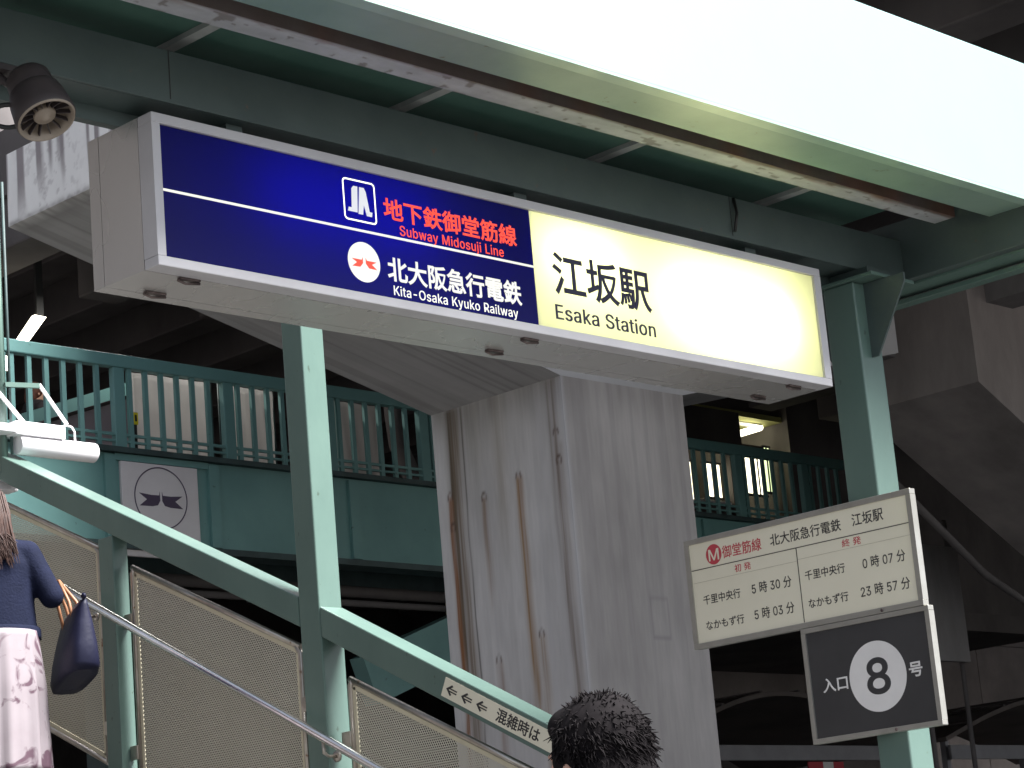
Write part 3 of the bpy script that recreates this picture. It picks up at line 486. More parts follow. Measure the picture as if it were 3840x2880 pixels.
# rounded-square railway emblem
em2 = MB(); q0, q1, r0, r1, cr = .716, .848, 3.505, 3.638, .014
def rrect(x0, x1, z0, z1, r, n=6):
    out = []
    for cx, cz, a0 in ((x1 - r, z1 - r, 0), (x0 + r, z1 - r, 90), (x0 + r, z0 + r, 180), (x1 - r, z0 + r, 270)):
        for i in range(n + 1): a = math.radians(a0 + 90 * i / n); out.append((cx + r * math.cos(a), cz + r * math.sin(a)))
    return out
oo, ii = rrect(q0, q1, r0, r1, cr), rrect(q0 + .005, q1 - .005, r0 + .005, r1 - .005, cr - .004)
b = bmesh.new(); A = [b.verts.new((p[0], .0095, p[1])) for p in oo]; B = [b.verts.new((p[0], .0095, p[1])) for p in ii]
for i in range(len(A)): b.faces.new((A[i], A[(i + 1) % len(A)], B[(i + 1) % len(A)], B[i]))
bmesh.ops.solidify(b, geom=list(b.faces), thickness=.0015); em2._add(b); em2.build('emblem_border', M['glow_white'], sg)
M['glow_grey'] = mat('lit_emblem_grey', (.7, .7, .72), .4, emit=(.85, .87, .92), estr=.13)
mm = MB()
mx, mz, sx, sz = .7815, 3.572, .10, .088
legs = [[(-.50, -.50), (-.50, -.36), (-.37, -.36), (-.24, .50), (-.04, .50), (-.16, -.50)], [(-.10, -.50), (.02, .50), (.23, .50), (.37, -.38), (.50, -.38), (.50, -.50), (.25, -.50), (.13, .12), (.03, -.50)]]
legs = [[(-.50, -.44), (-.46, -.30), (-.34, -.30), (-.30, .40), (-.22, .50), (-.06, .50), (-.12, -.44)], [(-.08, -.48), (.02, .50), (.20, .50), (.27, .36), (.38, -.34), (.49, -.34), (.46, -.50), (.26, -.50), (.16, -.10), (.10, -.48)]]
for L_ in legs: poly(mm, (0, .0095, 0), US, VS, [(mx + a * sx, mz + c * sz) for a, c in L_], .0015)
mm.build('emblem_letter', M['glow_grey'], sg)
letters('lettering', '地下鉄御堂筋線', OS, US, VS, (.879, 1.462, 3.531, 3.612), M['glow_red'], sg, bold=.024)
letters('lettering', 'Subway Midosuji Line', OS, US, VS, (.941, 1.394, 3.480, 3.5215), M['glow_red'], sg, bold=.004, gap=.035, split=True)
disc(MB(), OS, US, VS, (.7815, 3.3785), .0645, .0625, .002).build('emblem_disc', M['glow_white'], sg)
fl2 = [(-.006, .012), (-.010, .004), (-.05, .004), (-.030, -.006), (-.05, -.020), (-.018, -.019), (-.006, -.006)]
for s_ in (1, -1): poly(MB(), (0, .0079, 0), US, VS, [(.7815 + s_ * a, 3.380 + c) for a, c in (fl2[::-1] if s_ > 0 else fl2)], .001).build('emblem_bow', M['glow_red'], sg)
letters('lettering', '北大阪急行電鉄', OS, US, VS, (.877, 1.462, 3.334, 3.415), M['glow_white'], sg, bold=.026)
letters('lettering', 'Kita-Osaka Kyuko Railway', OS, US, VS, (.897, 1.436, 3.284, 3.3235), M['glow_white'], sg, bold=.004, gap=.035, split=True)
letters('lettering', '江坂駅', OS, US, VS, (1.618, 2.104, 3.397, 3.546), M['navy_ink'], sg, bold=.020)
letters('lettering', 'Esaka Station', OS, US, VS, (1.615, 2.109, 3.314, 3.366), M['navy_ink'], sg, bold=.004, gap=.03, fat=.016, split=True)
M['latch'] = mat('latch_metal', (.20, .16, .15), .5, .6, col2=(.08, .06, .06), scale=30)
for (x, y) in ((.16, .071), (.158, .226), (1.538, .064), (1.537, .224), (2.918, .062), (2.92, .228)):
    mb = MB().box(x - .035, x + .035, y - .010, y + .010, SZ - .006, SZ + .0008, .002).tube([(x - .04, y, SZ - .009), (x - .01, y + .004, SZ - .014), (x + .035, y - .004, SZ - .010)], .004, 8)
    mb.build('latch', M['latch'], sg)
for x in (.35, 1.55, 2.75): MB().box(x - .03, x + .03, .06, .13, ST, 3.7515).build('hanger', M['green_old'], sg)
MB().box(.08, SL - .04, .13, .24, ST + .001, ST + .035).build('cable_tray', M['sign_white'], sg)
# ---------------------------------------------------------------- canopy
cn = thing('entrance_canopy', (1.5, 0, 3.74), 'flat entrance canopy with bright white fascia and green steel beams', 'canopy')
XL, XR = -1.9, 4.9
MB().box(XL, XR, -.600, -.585, 3.895, 4.452, .003).build('fascia', M['fascia'], cn)
MB().box(XL, XR, -.604, -.556, 3.884, 3.894).build('fascia_lip', M['lip'], cn)
MB().box(XL, XR, -.5558, -.395, 3.889, 3.893).box(XL, XR, -.399, -.395, 3.893, 4.40).build('fascia_underside', M['under'], cn)
MB().box(XL, XR, -.58, .62, 4.40, 4.452).build('roof_deck', M['teal_dark'], cn)
MB().box(XL, 3.49, -.17, .60, 3.985, 4.0).build('soffit', M['soffit'], cn)
for i in range(-2, 5):
    x = .185 + .925 * i if i < 4 else 3.3
    if i < 4: MB().box(x - .02, x + .02, -.150, .58, 3.968, 3.985).build('soffit_rib', M['rib'], cn)
pm = MB()
pm.grid((XL, -.246, 3.93), (5.62, 0, 0), (0, .095, 0), 700, 12); pm.grid((XL, -.151, 3.93), (5.62, 0, 0), (0, 0, .055), 60, 2); pm.grid((XL, -.246, 3.985), (5.62, 0, 0), (0, 0, -.055), 60, 2); pm.grid((3.72, -.246, 3.93), (0, .095, 0), (0, 0, .055), 2, 2); pm.grid((XL, -.246, 3.985), (5.62, 0, 0), (0, .095, 0), 4, 1)
pl = pm.build('purlin', M['purlin'], cn)
def purl(co, nr):
    n = len(co); x = co[:, 0]; t = (co[:, 1] + .246) / .095; c = np.tile(np.array([[.44, .455, .475]]), (n, 1)) * (.8 + .4 * fb(x * 6, t * 3))[:, None]
    e = .06 + .50 * fb(x * 5.5, t * 0 + 2) * sstep(.3, .75, n2(x * .9 + 3, t * 0)); m = 1 - sstep(e - .08, e + .1, t); c = mixc(c, (.075, .035, .022), m * .85)
    r_ = sstep(.5, .7, fb(x * 9 + 4, t * 4)) * (1 - sstep(e, e + .35, t)); c = mixc(c, (.20, .075, .04), r_ * .5)
    return mixc(c, (.10, .07, .05), sstep(.80, .86, n2(x * 31, t * 5)) * .6)
paint(pl, purl)
hb = MB().box(XL, 3.655, .0155, .027, 3.745, 3.905, .002).box(XL, 3.655, .0275, .150, 3.745, 3.757).box(XL, 3.655, .0275, .150, 3.893, 3.905).box(XL, 3.655, .150, .16, 3.70, 3.905)
hb.build('header_beam', M['green_old'], cn)
for x in (.085, 2.60): MB().box(x - .0015, x + .0015, .0145, .0160, 3.757, 3.904).build('beam_seam', M['black'], cn)
MB().box(XL, 3.4, .30, .40, 3.80, 3.95, .003).build('rear_beam', M['green_old'], cn)
MB().box(3.655, 3.79, -.58, .60, 3.745, 3.985, .003).build('side_beam', M['green_old'], cn)
MB().box(3.80, 3.86, -.6, .60, 3.700, 3.722, .003).box(3.70, 3.84, -.59, .6, 3.735, 3.7445).build('gutter_bar', M['green'], cn)
MB().tube([(2.62, .010, 3.90), (2.618, .0, 3.84), (2.60, .004, 3.77)], .006, 8).build('loose_wire', M['cable'], cn)
MB().box(XL, XL + .12, -.58, .60, 3.745, 3.985, .003).build('side_beam', M['green_old'], cn)
# ---------------------------------------------------------------- posts
def post(y, ztop, label, plate):
    p = thing('support_post', (3.37, y + .07, 0), label, 'post', 'green square posts of the stair entrance')
    MB().box(3.300, 3.440, y, y + .142, 0, ztop, .008, 3).build('shaft', M['green'], p)
    MB().box(3.27, 3.47, y - .03, y + .172, 0, .02, .003).build('base_plate', M['green'], p)
    if plate:
        MB().box(3.285, 3.56, -.085, .20, ztop, ztop + .014, .002).build('cap_plate', M['green'], p)
        MB().box(3.34, 3.56, -.03, .15, ztop + .014, 3.744).build('packing', M['green_old'], p)
        for s_ in (1, -1):
            y_ = y if s_ > 0 else y + .142
            g = MB().prism([(3.366, y_, ztop - .002), (3.366, y_ - s_ * .185, ztop - .002), (3.366, y_ - s_ * .185, ztop - .035), (3.366, y_ - s_ * .03, 3.40), (3.366, y_, 3.40)], (.010, 0, 0)); g.build('gusset', M['green_old'], p)
    return p
post(.0145, 3.69, 'green square post with gussets carrying the timetable board', True)
post(3.156, 5.05, 'slim green square post rising from the stair rail beneath the sign', False)
# ---------------------------------------------------------------- stair railing
SLO, SHI = .524, .4937
def zr(y): return 2.958 + SLO * (y - 3.142) if y < 3.2 else 3.03 + SHI * (y - 3.294)
rl = thing('stair_railing', (3.37, 3, 0), 'sloping green stair railing with mesh panels and steel handrail', 'railing')
TH = .142
def beam(ya, yb): MB().prism([(3.300, ya, zr(ya)), (3.300, yb, zr(yb)), (3.300, yb, zr(yb) - TH), (3.300, ya, zr(ya) - TH)], (.14, 0, 0), .006).build('rail_beam', M['green'], rl)
beam(.158, 3.154); beam(3.30, 12.0)
for y in (4.699, 6.25, 7.8, 9.4, 1.62): MB().box(3.302, 3.396, y, y + .119, max(0, .505 * y - .35), zr(y) - TH - .0, .005).build('baluster_post', M['green'], rl)
# perforated sheet: real round holes in the material's opacity
def perf():
    m = bpy.data.materials.new('perforated_sheet'); m.use_nodes = True; nt = m.node_tree; N = nt.nodes; L = nt.links; b = N['Principled BSDF']; b.inputs['Roughness'].default_value = .5
    tc = N.new('ShaderNodeTexCoord'); sp = N.new('ShaderNodeSeparateXYZ'); L.new(tc.outputs['Object'], sp.inputs[0])
    def ma(op, a, c=None):
        q = N.new('ShaderNodeMath'); q.operation = op
        for i, v in enumerate((a, c)):
            if v is None: continue
            if isinstance(v, (int, float)): q.inputs[i].default_value = v
            else: L.new(v, q.inputs[i])
        return q.outputs[0]
    P = .0125
    u = ma('DIVIDE', sp.outputs[1], P); v = ma('DIVIDE', sp.outputs[2], P * .866)
    row = ma('FLOOR', v); odd = ma('MULTIPLY', ma('MODULO', row, 2.0), .5); fu = ma('SUBTRACT', ma('FRACT', ma('ADD', u, odd)), .5); fv = ma('SUBTRACT', ma('FRACT', v), .5)
    d = ma('SQRT', ma('ADD', ma('MULTIPLY', fu, fu), ma('MULTIPLY', ma('MULTIPLY', fv, fv), .75))); hole = ma('LESS_THAN', d, .33)
    no = N.new('ShaderNodeTexNoise'); no.inputs['Scale'].default_value = 2.2; no.inputs['Detail'].default_value = 5; L.new(tc.outputs['Object'], no.inputs['Vector'])
    mx = N.new('ShaderNodeMix'); mx.data_type = 'RGBA'; L.new(no.outputs[0], mx.inputs[0]); mx.inputs[6].default_value = (.49, .46, .375, 1); mx.inputs[7].default_value = (.57, .54, .46, 1); L.new(mx.outputs[2], b.inputs['Base Color'])
    tr = N.new('ShaderNodeBsdfTransparent'); ms = N.new('ShaderNodeMixShader'); L.new(hole, ms.inputs[0]); L.new(b.outputs[0], ms.inputs[1]); L.new(tr.outputs[0], ms.inputs[2]); L.new(ms.outputs[0], N['Material Output'].inputs[0])
    return m
M['mesh'] = perf()
XP = 3.372
def panel(ya, yb, ztop_b, slope, h, label=None):
    """ya lower (near) end, yb upper end; ztop_b: top at yb"""
    zt = lambda y: ztop_b + slope * (y - yb)
    f = MB(); r = .015
    f.tube([(XP, ya, zt(ya) - h), (XP, ya, zt(ya) - .03), (XP, ya + .025, zt(ya + .025) - .004)], r, 12).tube([(XP, yb, zt(yb) - h), (XP, yb, zt(yb) - .03), (XP, yb - .02, zt(yb - .02) + .002)], r, 12)
    f.tube([(XP, ya, zt(ya)), (XP, yb, zt(yb))], r, 12).tube([(XP, ya, zt(ya) - h), (XP, yb, zt(yb) - h)], r, 12)
    o = f.build('panel_frame', M['steel_old'], rl)
    s_ = MB(); k = .03
    s_.prism([(XP, ya + k, zt(ya + k) - .036), (XP, yb - k, zt(yb - k) - .036), (XP, yb - k, zt(yb - k) - h + .036), (XP, ya + k, zt(ya + k) - h + .036)], (.0016, 0, 0)); s_.build('mesh_sheet', M['mesh'], o)
    e = MB()      # folded edge strip round the sheet
    for (p, q) in (((ya + .022, zt(ya + .022) - .024), (yb - .022, zt(yb - .022) - .024)), ((ya + .022, zt(ya + .022) - h + .024), (yb - .022, zt(yb - .022) - h + .024))): e.bar((XP, *p), (XP, *q), .006, .026)
    for y in (ya + .022, yb - .022): e.box(XP - .003, XP + .003, y - .012, y + .012, zt(y) - h + .03, zt(y) - .03)
    e.build('sheet_border', M['cream_border'], o)
    for y, zz in ((ya, .27), (ya, .93), (yb, .27), (yb, .93)):
        s2 = 1 if y == yb else -1
        MB().box(XP - .022, XP + .004, min(y, y + s2 * .06), max(y, y + s2 * .06), zt(y) - zz - .035, zt(y) - zz + .035, .003).build('bracket', M['steel_old'], o)
    return o
M['cream_border'] = mat('sheet_border', (.62, .57, .42), .5, col2=(.54, .49, .36), scale=5)
panel(3.385, 4.635, 3.408, .475, 1.13); panel(4.90, 6.16, 4.155, .475, 1.10); panel(1.80, 3.06, 2.618, .495, 1.13); panel(6.42, 7.7, 4.90, .49, 1.1); panel(.25, 1.55, 1.86, .495, 1.13)
hr = MB(); pts = [(3.22, .3, 2.28 + .5215 * (.3 - 2.95)), (3.22, 11.5, 2.28 + .5215 * (11.5 - 2.95))]
hr.tube([(3.22, .15, pts[0][2] - .2), (3.22, .16, pts[0][2] - .06), pts[0], pts[1]], .021, 20); hro = hr.build('handrail', M['steel'], rl)
for y in (4.86, 3.10, 6.38, 1.72): 
    zz = 2.28 + .5215 * (y - 2.95)
    MB().tube([(3.22, y, zz - .02), (3.222, y, zz - .07), (3.25, y, zz - .085), (3.305, y, zz - .085)], .008, 10).lathe((3.300, y, zz - .085), (-1, 0, 0), [(.026, -.003), (.026, .006), (.01, .008)], 18, True, True).build('handrail_bracket', M['steel_old'], hro)
# guidance strip on the rail
stk = thing('guidance_strip', (3.299, 2, 2.2), 'cream strip with three arrows stuck on the sloping green rail', 'sign')
e1 = Vector((0, -1, -SLO)).normalized(); nrm = Vector((-1, 0, 0)); e2 = nrm.cross(e1).normalized()
if e2.z < 0: e2 = -e2
OSK = Vector((3.2985, 2.383, zr(2.383) - .071))
MB().prism([OSK + e1 * a + e2 * c for a, c in ((0, -.042), (1.05, -.042), (1.05, .042), (.0, .042))], (-.0015, 0, 0)).build('strip', M['cream_board'], stk)
OK2 = OSK + Vector((-.0016, 0, 0))
ar = [(-.5, 0), (-.05, .48), (.08, .36), (-.12, .17), (.5, .17), (.5, .06), (-.2, .06), (-.27, 0), (-.2, -.06), (.5, -.06), (.5, -.17), (-.12, -.17), (.08, -.36), (-.05, -.48)]
for k in range(3): poly(MB(), OK2, e1, e2, [(.055 + .098 * k + a * .068, c * .05 - .002) for a, c in ar][::-1], .001).build('arrow', M['ink'], stk)
letters('lettering', '混雑時は', OK2, e1, e2, (.345, .615, -.031, .031), M['ink'], stk, bold=.022, thick=.0008)
# staircase
st = MB(); n = 39
prof = [(.62, -.25)]
for i in range(2, n): prof += [(.31 * i, .1565 * i - (.40 if i > 2 else .56)), (.31 * i, .1565 * (i + 1) - .40)]
prof += [(.31 * n, .1565 * n - .40), (.31 * n, .1565 * n - .75), (1.2, -.25)]
st.prism([(-1.05, a, c) for a, c in prof], (4.30, 0, 0)); 
tag(st.build('staircase', M['step']), 'grey concrete staircase climbing from the pavement to the footbridge', 'stairs', kind='structure')
# ---------------------------------------------------------------- boards on the right-hand post
UBd, VBd = (0, -1, 0), (0, 0, 1)
tb = thing('timetable_board', (3.25, .37, 2.423), 'cream timetable board in metal frame fixed to the right-hand green post', 'sign')
def board(root, y0, y1, z0, z1, face, fw):
    f = MB()
    f.box(3.238, 3.272, y0, y1, z0, z0 + fw, .002).box(3.238, 3.272, y0, y1, z1 - fw, z1, .002).box(3.2382, 3.2718, y0, y0 + fw, z0 + fw, z1 - fw).box(3.2382, 3.2718, y1 - fw, y1, z0 + fw, z1 - fw)
    f.build('frame', M['alu'], root)
    MB().box(3.245, 3.268, y0 + fw - .002, y1 - fw + .002, z0 + fw - .002, z1 - fw + .002).build('board_face', face, root)
    for zz in (z0 + .1, z1 - .1): MB().box(3.272, 3.3005, .03, .14, zz - .02, zz + .02).build('bracket', M['alu'], root)
    MB().lathe((3.238, .02, z0 + fw / 2), (-1, 0, 0), [(.006, 0), (.006, .002), (.002, .003)], 10, False, True).build('screw', M['latch'], root)
board(tb, -.163, .918, 2.423, 2.852, M['cream_board'], .021)
OT = (3.2449, 0, 0)
def tl(body, ya, yb, zc, h, m='ink', bold=.012, name='lettering', root=None): letters(name, body, OT, UBd, VBd, (-ya, -yb, zc - h / 2, zc + h / 2), M[m], root or tb, bold=bold, thick=.0008)
lines = MB()
lines.box(3.2438, 3.2450, -.140, .895, 2.7275, 2.7305).box(3.2438, 3.2450, .3775, .3805, 2.446, 2.7275).build('rule', M['ink'], tb)
M['rule_grey'] = mat('faint_rule', (.42, .39, .32), .6)
MB().box(3.2440, 3.2450, -.138, .3770, 2.6835, 2.6845).box(3.2440, 3.2450, .381, .893, 2.6785, 2.6795).build('faint_rule', M['rule_grey'], tb)
disc(MB(), (3.2450, 0, 0), UBd, VBd, (-.777, 2.776), .0385, .0395, .0012).build('line_mark', M['red_ink'], tb)
letters('line_mark_letter', 'M', (3.2438, 0, 0), UBd, VBd, (-.803, -.751, 2.752, 2.797), M['cream_board'], tb, bold=.012, thick=.0006)
tl('御堂筋線', .735, .541, 2.7755, .050, 'red_ink'); tl('北大阪急行電鉄', .498, .162, 2.779, .047); tl('江坂駅', .111, -.031, 2.783, .047)
tl('初 発', .682, .602, 2.703, .030, 'red_ink', .006); tl('終 発', .167, .080, 2.706, .030, 'red_ink', .006)
for b_, ya, yb, zc, h in (('千里中央行', .852, .667, 2.607, .037), ('なかもず行', .851, .662, 2.507, .036), ('千里中央行', .352, .167, 2.6175, .037), ('なかもず行', .350, .166, 2.511, .036)): tl(b_, ya, yb, zc, h)
for b_, ya, yb, zc, h in (('5 時 30 分', .610, .418, 2.611, .045), ('5 時 03 分', .610, .418, 2.512, .045), ('0 時 07 分', .085, -.106, 2.617, .045), ('23 時 57 分', .108, -.112, 2.515, .045)): tl(b_, ya, yb, zc, h, bold=.010)
eb = thing('entrance_number_board', (3.25, .1, 1.992), 'black square board numbered 8 hanging below the timetable board', 'sign')
board(eb, -.180, .398, 1.992, 2.4215, M['black_board'], .019)
disc(MB(), (3.2450, 0, 0), UBd, VBd, (-.0775, 2.2015), .1262, .1285, .0012, 64).build('number_disc', M['white_ink'], eb)
M['ink_grey'] = mat('number_black', (.035, .035, .038), .45)
letters('number', '8', (3.2438, 0, 0), UBd, VBd, (-.1285, -.0225, 2.135, 2.270), M['ink_grey'], eb, bold=.022, thick=.0006)
letters('lettering', '入口', OT, UBd, VBd, (-.330, -.214, 2.173, 2.226), M['white_ink'], eb, bold=.022, thick=.0008)
letters('lettering', '号', OT, UBd, VBd, (.060, .119, 2.176, 2.230), M['white_ink'], eb, bold=.026, thick=.0008)
# ---------------------------------------------------------------- horn loudspeaker
sp = thing('horn_loudspeaker', (-.35, .1, 3.70), 'dusty dark horn loudspeaker under the canopy beam at its left', 'loudspeaker')
vw = (Vector((-3.942, -5.016, 1.3)) - Vector((-.31, .09, 3.64))).normalized()
bd = (-.42 * CR + .91 * CU).normalized(); ax = (.52 * vw - .86 * bd).normalized(); mc = Vector((-.432, -.110, 3.552))
MB().lathe(mc, ax, [(.079, .0), (.0765, .006), (.073, .004), (.068, -.02), (.055, -.06), (.030, -.10)], 40).build('bell_lining', M['horn'], sp)
MB().lathe(mc, ax, [(.0795, .0005), (.082, -.004), (.080, -.03), (.076, -.07), (.070, -.095), (.058, -.105)], 40).lathe(mc, ax, [(.060, -.100), (.062, -.118), (.060, -.148), (.052, -.160), (.0, -.163)], 32).build('horn_body', M['horn_dark'], sp)
hp = MB().lathe(mc, ax, [(.0, -.002), (.012, -.003), (.013, -.006), (.028, -.010), (.031, -.016), (.026, -.05), (.02, -.09)], 32); hp.build('phase_plug', M['horn'], sp)
uu = ax.orthogonal().normalized(); vv = ax.cross(uu)
for k in range(14):
    a = 2 * math.pi * k / 14; d = uu * math.cos(a) + vv * math.sin(a)
    MB().bar(mc + d * .030 - ax * .022, mc + d * .0695 - ax * .012, .0022, .014, up=ax).build('radial_rib', M['horn_dark'], sp)
MB().tube([mc - ax * .14 + V(0, .04, 0), mc - ax * .16 + V(0, .09, .01), V(mc.x - .05, .06, 3.735)], .012, 8).box(mc.x - .13, mc.x + .02, .017, .12, 3.728, 3.7445).build('mount', M['horn_dark'], sp)
MB().tube([mc - ax * .02 - CR * (.095 + .045 * math.cos(t)) - CU * (.005 + .030 * math.sin(t)) for t in [-2.5 + 5.0 * q / 18 for q in range(19)]], .0065, 10).build('cable', M['cable'], sp)
# ---------------------------------------------------------------- lamp over the upper stairs
lp = thing('stair_lamp', (3.33, 5.6, 4.17), 'white tube lamp on bent arms above the upper stair railing', 'lamp')
MB().tube([(3.322, 5.66, 4.1), (3.322, 5.66, 5.75)], .026, 14).build('pole', M['green'], lp)
MB().tube([(3.352, 5.62, 4.2), (3.35, 5.62, 5.75)], .008, 8).build('conduit', M['teal_dark'], lp)
MB().bar((3.32, 5.62, 4.585), (3.53, 5.6, 4.597), .02, .026).build('cross_bar', M['green'], lp)
MB().bar((3.53, 5.6, 4.605), (3.705, 5.6, 4.395), .012, .020, bev=.002).bar((3.23, 5.6, 4.565), (3.44, 5.6, 4.36), .012, .022, bev=.002).bar((3.70, 5.6, 4.395), (3.60, 5.6, 4.335), .010, .012).tube([(3.705, 5.6, 4.39), (3.735, 5.6, 4.385), (3.752, 5.6, 4.36), (3.755, 5.6, 4.30)], .006, 8).build('arm', M['lampwhite'], lp)
MB().box(3.15, 3.655, 5.55, 5.66, 4.307, 4.352, .006).box(3.33, 3.655, 5.545, 5.665, 4.297, 4.372, .006).build('ballast_box', M['lampwhite'], lp)
n = 18; rings = []
for x in (3.372, 3.376, 3.876, 3.880):
    k = .92 if x in (3.372, 3.880) else 1
    rings.append([(x, 5.6 + k * .055 * math.cos(2 * math.pi * i / n), 4.250 + k * .055 * math.sin(2 * math.pi * i / n)) for i in range(n)])
MB().loft(rings).build('tube_cover', M['lampwhite'], lp)
MB().box(3.25, 3.44, 5.70, 5.80, 4.02, 4.075, .004).build('junction_box', M['lampwhite'], lp)
# ---------------------------------------------------------------- lamps and rooms far under the line
M['tube_hot'] = lamp_mat('lit_tube', (1, .95, .70), 1.6); M['tube_soft'] = lamp_mat('lit_tube_warm', (1, .93, .72), 2.2)
t1 = thing('ceiling_lamp', (9.38, 14, 7.6), 'lit yellowish tube lamp above the left end of the footbridge railing', 'lamp')
MB().prism([(9.194, 14, 7.617), (9.329, 14, 7.634), (9.561, 14, 7.926), (9.424, 14, 7.931)], (0, .05, .0)).build('lit_tube', M['tube_soft'], t1)
MB().box(9.46, 9.54, 14.01, 14.04, 7.93, 9.6).build('lamp_bracket', M['black'], t1)
l = bpy.data.lights.new('bridge_light', 'AREA'); l.shape = 'RECTANGLE'; l.size = .9; l.size_y = .12; l.energy = 13; l.color = (1, .97, .9); lo = bpy.data.objects.new('bridge_light', l); COL.objects.link(lo); lo.parent = t1; lo.location = Vector((9.9, 13.3, 8.15)) - t1.location
t2 = thing('ceiling_lamp', (9.1, 14, 7.3), 'small lit lamp low beside the pole above the footbridge railing', 'lamp')
MB().box(9.06, 9.13, 14, 14.05, 7.33, 7.47, .01).build('lit_cover', M['tube_soft'], t2); MB().tube([(9.1, 14.03, 7.47), (9.1, 14.03, 8.3)], .01, 8).build('lamp_rod', M['black'], t2)
cc = thing('station_concourse', (23.5, 17.5, 6), 'lit station concourse with glowing windows seen past the pier', 'building')
M['yel_ceil'] = mat('concourse_ceiling', (.42, .42, .16), .8, col2=(.36, .36, .13), scale=2)
MB().box(21.2, 23.92, 15.9, 20.5, 8.72, 8.8).box(21.2, 23.92, 20.4, 20.5, 6.0, 8.72).build('concourse_ceiling', M['yel_ceil'], cc)
MB().box(23.92, 30, 15.8, 16.0, 6.0, 9.4).box(23.92, 24.05, 16.0, 20.5, 6, 9.4).build('wall', M['conc_dark'], cc)
MB().box(21.0, 22.85, 15.85, 15.95, 8.15, 8.75).box(22.55, 22.80, 15.86, 15.94, 6.0, 8.15).build('lintel', M['conc_dark'], cc)
MB().box(20, 30, 15.5, 21, 5.7, 5.98).build('floor_slab', M['conc_dark'], cc)
M['win_hot'] = lamp_mat('lit_window', (1, .93, .66), .95); M['win_side'] = lamp_mat('lit_window_green', (.75, .9, .45), .5)
for (x0, x1, z0, z1, mm_) in ((21.80, 21.93, 7.42, 7.97, 'win_hot'), (22.14, 22.50, 7.50, 7.98, 'win_hot'), (22.90, 23.55, 7.62, 8.32, 'win_hot'), (23.56, 23.70, 7.68, 8.34, 'win_side')):
    wn = MB().box(x0 - .03, x1 + .03, 16.02, 16.06, z0 - .03, z0).box(x0 - .03, x1 + .03, 16.02, 16.06, z1, z1 + .03).build('window_frame', M['conc_dark'], cc)
    MB().box(x0, x1, 16.03, 16.045, z0, z1).build('lit_pane', M[mm_], wn)
    mb = MB()
    for k in range(1, max(2, int((x1 - x0) / .2) + 1)): mb.box(x0 + (x1 - x0) * k / max(2, int((x1 - x0) / .2) + 1) - .012, x0 + (x1 - x0) * k / max(2, int((x1 - x0) / .2) + 1) + .012, 16.015, 16.028, z0, z1)
    mb.build('mullion', M['conc_dark'], wn)
t3 = thing('ceiling_lamp', (23.3, 16.3, 8.5), 'bright slanting tube lamp under the yellow concourse ceiling', 'lamp')
MB().tube([(22.85, 16.0, 8.44), (23.78, 16.2, 8.70)], .05, 12).build('lit_tube', M['tube_hot'], t3)
MB().box(22.9, 23.7, 16.1, 16.25, 8.70, 8.72).build('lamp_base', M['lampwhite'], t3)
for (x0, x1, z) in ((21.85, 21.95, 7.40), (22.0, 22.25, 7.41), (22.3, 22.45, 7.47)):
    pass
# low counters catching light below the windows
ct = thing('ticket_counter', (22.2, 15.95, 6.0), 'low counter with bright top edge below the lit windows', 'counter')
MB().box(21.6, 22.6, 15.9, 16.0, 6.0, 7.36).build('counter_front', M['conc_dark'], ct); MB().box(21.75, 22.52, 15.88, 16.0, 7.37, 7.41, .01).build('counter_top', M['lampwhite'], ct)
# fluorescent glow of the concourse lamps
l = bpy.data.lights.new('concourse_light', 'AREA'); l.shape = 'RECTANGLE'; l.size = 1.2; l.size_y = .1; l.energy = 1.2; l.color = (1, .95, .7); lo = bpy.data.objects.new('concourse_light', l); COL.objects.link(lo); lo.parent = t3; lo.location = Vector((23.0, 17.2, 8.2)) - t3.location; lo.rotation_euler = (math.pi, 0, 0)
# ---------------------------------------------------------------- arched shelters beyond
M['roof_brown'] = mat('shelter_roof', (.17, .145, .135), .7, col2=(.11, .095, .09), scale=1.5, stretch=(1, .3, 1))
M['shelter_grey'] = mat('shelter_fascia', (.33, .325, .35), .6, col2=(.27, .265, .285), scale=2)
def shelter(x0, x1, y, zb, zc, label, fasc):
    s = thing('arched_shelter', ((x0 + x1) / 2, y + 1.5, 0), label, 'shelter', 'arched shelters under the viaduct')
    n = 20; r = []
    for d in (0, 3.2):
        for off in (0, .07): r.append([(x0 + (x1 - x0) * i / n, y + d, zb - off + (zc - zb) * math.sin(math.pi * i / n)) for i in range(n + 1)])
    b = bmesh.new(); R = [[b.verts.new(p) for p in q] for q in (r[0], r[1], r[3], r[2])]
    for k in range(4):
        for i in range(n): b.faces.new((R[k][i], R[k][i + 1], R[(k + 1) % 4][i + 1], R[(k + 1) % 4][i]))
    b.faces.new([R[k][0] for k in range(4)]); b.faces.new([R[k][n] for k in range(4)])
    mb = MB(); mb._add(b); mb.build('roof', M['roof_brown'], s)
    for i in range(2, n, 3):
        xa = x0 + (x1 - x0) * i / n; z = zb + (zc - zb) * math.sin(math.pi * i / n)
        MB().box(xa - .03, xa + .03, y - .02, y + 3.2, z + .005, z + .03).build('roof_rib', M['conc_dark'], s)
    MB().box(x0, x1, y - .06, y - .01, fasc, fasc + .22, .01).build('fascia', M['shelter_grey'], s)
    MB().box(x0, x1, y + 3.1, y + 3.18, 0, zb - .2).build('back_wall', M['conc_dark'], s)
    for xa in (x0 + .1, x1 - .2): 
        for ya in (y + .1, y + 2.9): MB().box(xa, xa + .1, ya, ya + .1, 0, zb).build('leg', M['shelter_grey'], s)
    return s
shelter(21.2, 27.2, 16.6, 4.05, 4.85, 'brown arched shelter roof seen between the pale pier and the number board', 3.83)
shelter(27.6, 34.5, 16.2, 4.15, 4.85, 'brown arched shelter roof right of the right-hand post', 3.80)
